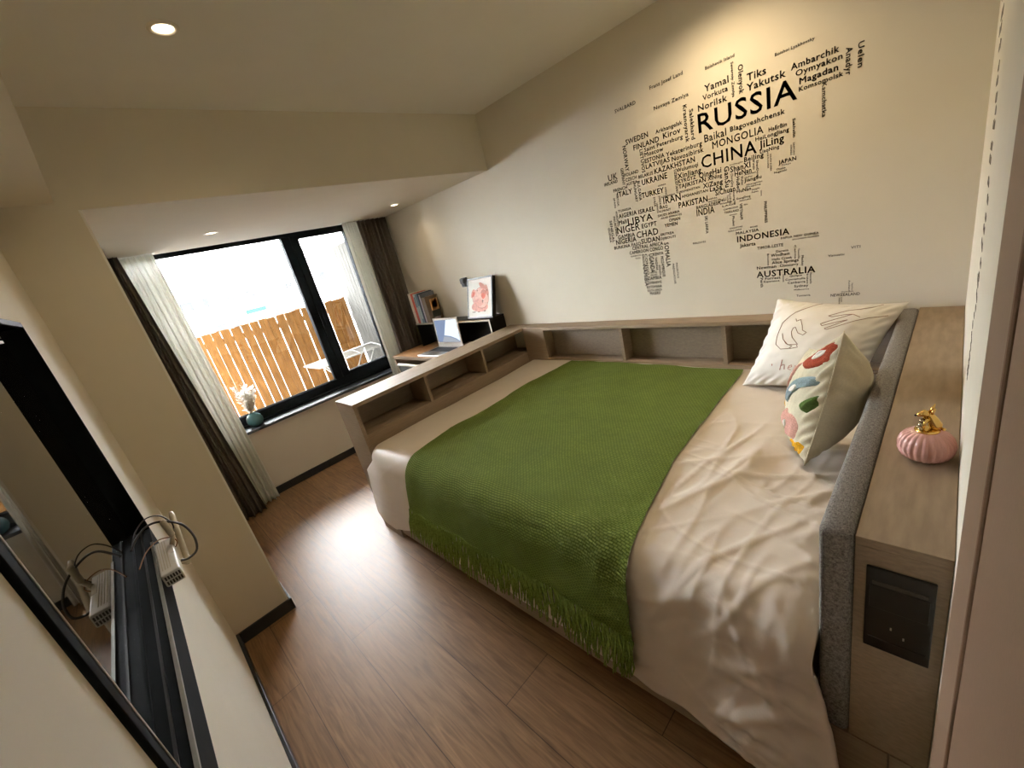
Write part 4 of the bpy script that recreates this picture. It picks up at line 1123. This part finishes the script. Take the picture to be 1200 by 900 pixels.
book(0.034, 0.270, 0.140, 'bk_pale', 'pale blue book standing right of the red-spined book', spine=(0.55, 0.9, 'bk_blue'))
book(0.034, 0.266, 0.140, 'bk_blue', 'mottled blue book in the middle of the row', spine=(0.15, 0.6, 'bk_pale'))
book(0.022, 0.270, 0.148, 'bk_navy', 'thin navy book in the row on the riser')
book(0.024, 0.262, 0.148, 'bk_slate', 'slate blue book showing above the brown book', spine=(0.02, 0.98, 'bk_lilac'))
book(0.056, 0.228, 0.140, 'bk_brown', 'thick brown book with a picture cover at the end of the row', [(0.30, 0.88, 0.42, 0.88, 'bk_amber'), (0.26, 0.92, 0.16, 0.42, 'bk_forest'), (0.40, 0.62, 0.52, 0.80, 'bk_orange'), (0.62, 0.82, 0.50, 0.84, 'bk_red'), (0.32, 0.80, 0.03, 0.14, 'bk_lilac')])

# framed picture of a pig leaning on the wall
pf = thing('picture_frame', (1.22, -0.12, RZ), 'black framed painting of a pink pig on the black riser', 'picture frame')
A0 = Vector((1.062, -0.150, RZ + 0.0105)); EX = Vector((0.300, 0.0, 0)); EZ = Vector((0.012, 0.084, 0.300))
EN = EX.cross(EZ).normalized()
def PF(u, v, d=0.0): return A0 + EX * u + EZ * v + EN * d
fb = MB()
for (a, b_, c, d) in ((0, 1, 0, .035), (0, 1, .965, 1), (0, .03, .035, .965), (.97, 1, .035, .965)):
    fb.prism([PF(a, c), PF(b_, c), PF(b_, d), PF(a, d)], -EN * 0.036)
fb.prism([PF(.03, .035, -.03), PF(.97, .035, -.03), PF(.97, .965, -.03), PF(.03, .965, -.03)], -EN * 0.005)
fb.build('frame', 'blackbox', pf)
sheet = MB().prism([PF(.03, .035, -.004), PF(.97, .035, -.004), PF(.97, .965, -.004), PF(.03, .965, -.004)], -EN * 0.002).build('picture_sheet', 'paper', pf, 'white sheet with painted pig')
for k, c in {'pg_pink': (0.72, 0.36, 0.30), 'pg_light': (0.78, 0.50, 0.43), 'pg_red': (0.62, 0.13, 0.085), 'pg_brown': (0.20, 0.11, 0.085), 'pg_deep': (0.55, 0.24, 0.19)}.items(): MT[k] = mat('paint_' + k[3:], c, 0.7, var=0.22, scale=55)
pg = MB(); dd = [-0.0036]
def blob(cx, cy, rx, ry, m, rot=0.0, n=22, wob=0.06):
    pts = []
    for i in range(n):
        a = 2 * math.pi * i / n; k = 1 + wob * math.sin(3 * a + cx * 20)
        x, y = rx * math.cos(a) * k, ry * math.sin(a) * k
        pts.append(PF(cx + x * math.cos(rot) - y * math.sin(rot), cy + x * math.sin(rot) + y * math.cos(rot), dd[0]))
    pg.use(m).prism(pts, -EN * 0.0002); dd[0] += 0.00025
blob(.50, .30, .33, .15, 'pg_pink'); blob(.55, .50, .33, .27, 'pg_deep'); blob(.55, .505, .31, .25, 'pg_light')
blob(.62, .78, .15, .06, 'pg_deep', -.5); blob(.24, .62, .12, .075, 'pg_pink', .9); blob(.25, .60, .07, .045, 'pg_red', .9)
blob(.80, .66, .05, .14, 'pg_deep', .3); blob(.44, .38, .20, .10, 'pg_pink'); blob(.66, .585, .10, .115, 'pg_red'); blob(.655, .60, .085, .09, 'pg_deep')
blob(.65, .55, .06, .06, 'pg_red'); blob(.42, .68, .022, .016, 'pg_brown'); blob(.80, .665, .02, .016, 'pg_brown'); blob(.63, .42, .03, .022, 'pg_brown'); blob(.63, .385, .012, .022, 'pg_brown')
blob(.27, .155, .08, .012, 'pg_brown'); blob(.47, .155, .05, .011, 'pg_brown'); blob(.71, .17, .045, .018, 'pg_brown')
pg.build('painted_pig', 'pg_pink', sheet)
hk = MB()  # two rounded grey boxes fixed to the wall
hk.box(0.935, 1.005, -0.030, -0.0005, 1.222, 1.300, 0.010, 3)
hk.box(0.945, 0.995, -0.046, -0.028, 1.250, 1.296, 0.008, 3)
tag(hk.build('wall_box', 'mesh'), 'small dark grey box on the wall left of the picture', 'plug')

# ------------------------------------------------------------------ router and cables on the near ledge
rt = thing('router', (2.49, W + 0.028, 0.935), 'small cream router with stubby antennas on the edge of the dark window', 'router')
MB().box(2.395, 2.598, W + 0.0072, W + 0.044, 0.948, 0.981, 0.004, 3).build('case', 'whitepl', rt)
g = MB()
for i in range(6):
    y = W + 0.0115 + i * 0.0052
    for j in range(2): g.box(2.5976, 2.5988, y, y + .0030, 0.953 + j * .0125, 0.962 + j * .0125)
g.build('vent_slots', 'keys', rt)
g = MB()
for i in range(4): g.box(2.40, 2.575, W + 0.013 + i * .0050, W + 0.0145 + i * .0050, 0.9805, 0.9817)
g.build('top_grooves', 'ivory', rt)
MB().box(2.41, 2.50, W + .032, W + .042, 0.9805, 0.9818).build('rating_label', 'paper', rt)
for a, b_ in (((2.512, W + 0.055, 0.940), (2.340, W + 0.067, 1.023)), ((2.445, W + 0.052, 1.000), (2.462, W + 0.050, 1.052))):
    a, b_ = Vector(a), Vector(b_)
    ax_ = MB().tube([a, a + (b_ - a) * .06, a + (b_ - a) * .94, b_], [0.005, 0.0068, 0.0068, 0.0045], 12).build('antenna', 'ivory', rt)
MB().tube([(2.512, W + 0.040, 0.958), (2.512, W + 0.055, 0.942)], 0.0055, 10).build('hinge', 'ivory', rt)
MB().tube([(2.445, W + 0.040, 0.974), (2.445, W + 0.052, 1.000)], 0.0055, 10).build('hinge', 'ivory', rt)
def spline(pts, n=8):
    P = [Vector(p) for p in pts]; out = []
    for i in range(len(P) - 1):
        p0, p1, p2, p3 = P[max(i - 1, 0)], P[i], P[i + 1], P[min(i + 2, len(P) - 1)]
        for k in range(n):
            t = k / n
            out.append(0.5 * (2 * p1 + (p2 - p0) * t + (2 * p0 - 5 * p1 + 4 * p2 - p3) * t * t + (3 * p1 - p0 - 3 * p2 + p3) * t ** 3))
    return out + [P[-1]]
c1 = spline([(2.46, W - 0.026, 1.018), (2.44, W - 0.012, 1.030), (2.40, W + 0.012, 1.036), (2.39, W + 0.040, 1.030), (2.42, W + 0.075, 1.010), (2.47, W + 0.088, 0.985), (2.51, W + 0.082, 0.962), (2.52, W + 0.062, 0.955), (2.52, W + 0.046, 0.960)])
tag(MB().tube(c1, 0.0028, 8).build('cable', 'cable'), 'thick black cable looping from the dark window round the router', 'cable')
c2 = spline([(2.42, W - 0.027, 1.010), (2.39, W - 0.008, 1.034), (2.36, W + 0.018, 1.044), (2.37, W + 0.045, 1.038), (2.395, W + 0.060, 1.015), (2.40, W + 0.056, 0.990), (2.405, W + 0.046, 0.972)])
tag(MB().tube(c2, 0.0016, 8).build('cable', 'cable'), 'thin black cable above the thick one by the router', 'cable')
c3 = spline([(2.52, W - 0.024, 0.990), (2.47, W - 0.005, 1.000), (2.43, W + 0.02, 1.000), (2.435, W + 0.046, 0.994), (2.45, W + 0.054, 0.982), (2.455, W + 0.046, 0.972)])
tag(MB().tube(c3, 0.0014, 8).build('cable', 'orangecable'), 'thin copper coloured cable lying over the dark ledge', 'cable')

# ------------------------------------------------------------------ balcony
struct(box('balcony_floor', 'conc', -1.42, -0.24, -3.6, 1.6, -0.16, -0.04))
def fence(name, m, p0, p1, z0, z1, wd_, gap, label, rails=True, seed=1, th=0.02):
    p0, p1 = Vector(p0), Vector(p1); d = (p1 - p0); L = d.length; d.normalize(); n = Vector((-d.y, d.x, 0))
    rnd = random.Random(seed)
    t = thing(name, ((p0.x + p1.x) / 2, (p0.y + p1.y) / 2, z0), label, 'fence')
    b = MB(); s = 0.0
    while s < L:
        w = min(wd_ * rnd.uniform(.88, 1.08), L - s)
        if w < 0.02: break
        a, c = p0 + d * s, p0 + d * (s + w)
        zt = z1 + rnd.uniform(-0.006, 0.006)
        b.prism([(a.x, a.y, z0), (c.x, c.y, z0), (c.x, c.y, zt), (a.x, a.y, zt)], n * th)
        s += w + gap * rnd.uniform(0.3, 1.5)
    b.build('boards', m, t)
    if rails:
        for z in (z0 + 0.16, z1 - 0.14):
            q = MB(); a, c = p0 + n * th, p1 + n * th
            q.prism([(a.x, a.y, z), (c.x, c.y, z), (c.x, c.y, z + .06), (a.x, a.y, z + .06)], n * 0.03); q.build('rail', m, t)
    return t
fence('balcony_fence', 'fence', (-1.30, -3.0, 0), (-1.30, -0.075, 0), -0.04, 1.335, 0.086, 0.009, 'orange upright board fence on the balcony outside the window', seed=4)
fence('balcony_screen', 'fencegrey', (-1.30, -0.055, 0), (-0.30, -0.055, 0), -0.04, 1.90, 0.070, 0.004, 'tall pale grey board screen at the end of the balcony', rails=False, seed=9)
rk = thing('drying_rack', (-0.8, -0.45, -0.04), 'white folding drying rack on the balcony behind the window', 'drying rack')
b = MB()
ra = [(-0.92, -0.91, 0.77), (-0.92, -0.12, 0.77), (-0.66, -0.12, 0.74), (-0.66, -0.85, 0.74)]
b.tube(ra + [ra[0]], 0.0085, 8)
b.build('top_frame', 'rackw', rk)
b = MB()
for i in range(1, 9):
    k = i / 9
    b.tube([(-0.92 + .26 * k, -0.91 + .06 * k, 0.77 - .03 * k), (-0.92 + .26 * k, -0.12, 0.77 - .03 * k)], 0.0035, 6)
for y in (-0.64, -0.38): b.tube([(-0.92, y, 0.77), (-0.66, y, 0.74)], 0.005, 6)
b.build('wires', 'rackw', rk)
for (p, q) in (((-0.67, -0.78, 0.735), (-0.67, -0.20, -0.04)), ((-0.67, -0.22, 0.735), (-0.67, -0.80, -0.04)), ((-0.91, -0.78, 0.765), (-0.91, -0.20, -0.04)), ((-0.91, -0.22, 0.765), (-0.91, -0.80, -0.04))):
    MB().tube([p, q], 0.0075, 8).build('leg', 'rackw', rk)

# ------------------------------------------------------------------ across the street
struct(box('ground', 'conc', -80, -1.6, -60, 70, -9.3, -9.0))
ap = thing('apartment_building', (-35, 6, -9.0), 'long pale apartment building beyond the balcony fence', 'building')
box('facade', 'bldg', -40, -31, -22, 40, -9.0, 4.3, ap)
box('parapet', 'bldg', -40.1, -30.8, -22.2, 40.2, 4.3, 4.7, ap)
rnd = random.Random(12)
for r, z in enumerate((-1.6, 0.35, 2.1)):
    for i in range(16):
        y = -6.5 + i * 1.35 + rnd.uniform(-.2, .2)
        if rnd.random() < 0.12: continue
        w, h = rnd.choice((0.35, 0.5, 0.7)), rnd.choice((0.35, 0.5, 0.6))
        b = MB()
        b.box(-31.02, -30.97, y, y + w, z, z + h)
        b.build('window', 'bwin', ap)
for y, w in ((-4, 3.0), (1.5, 2.2), (6.4, 2.4), (11, 3.4)):
    box('ledge', 'bwin', -31.0, -30.75, y, y + w, 2.95, 3.02, ap)
box('awning', 'bgreen', -31.0, -30.7, 5.2, 6.5, 1.0, 1.3, ap)
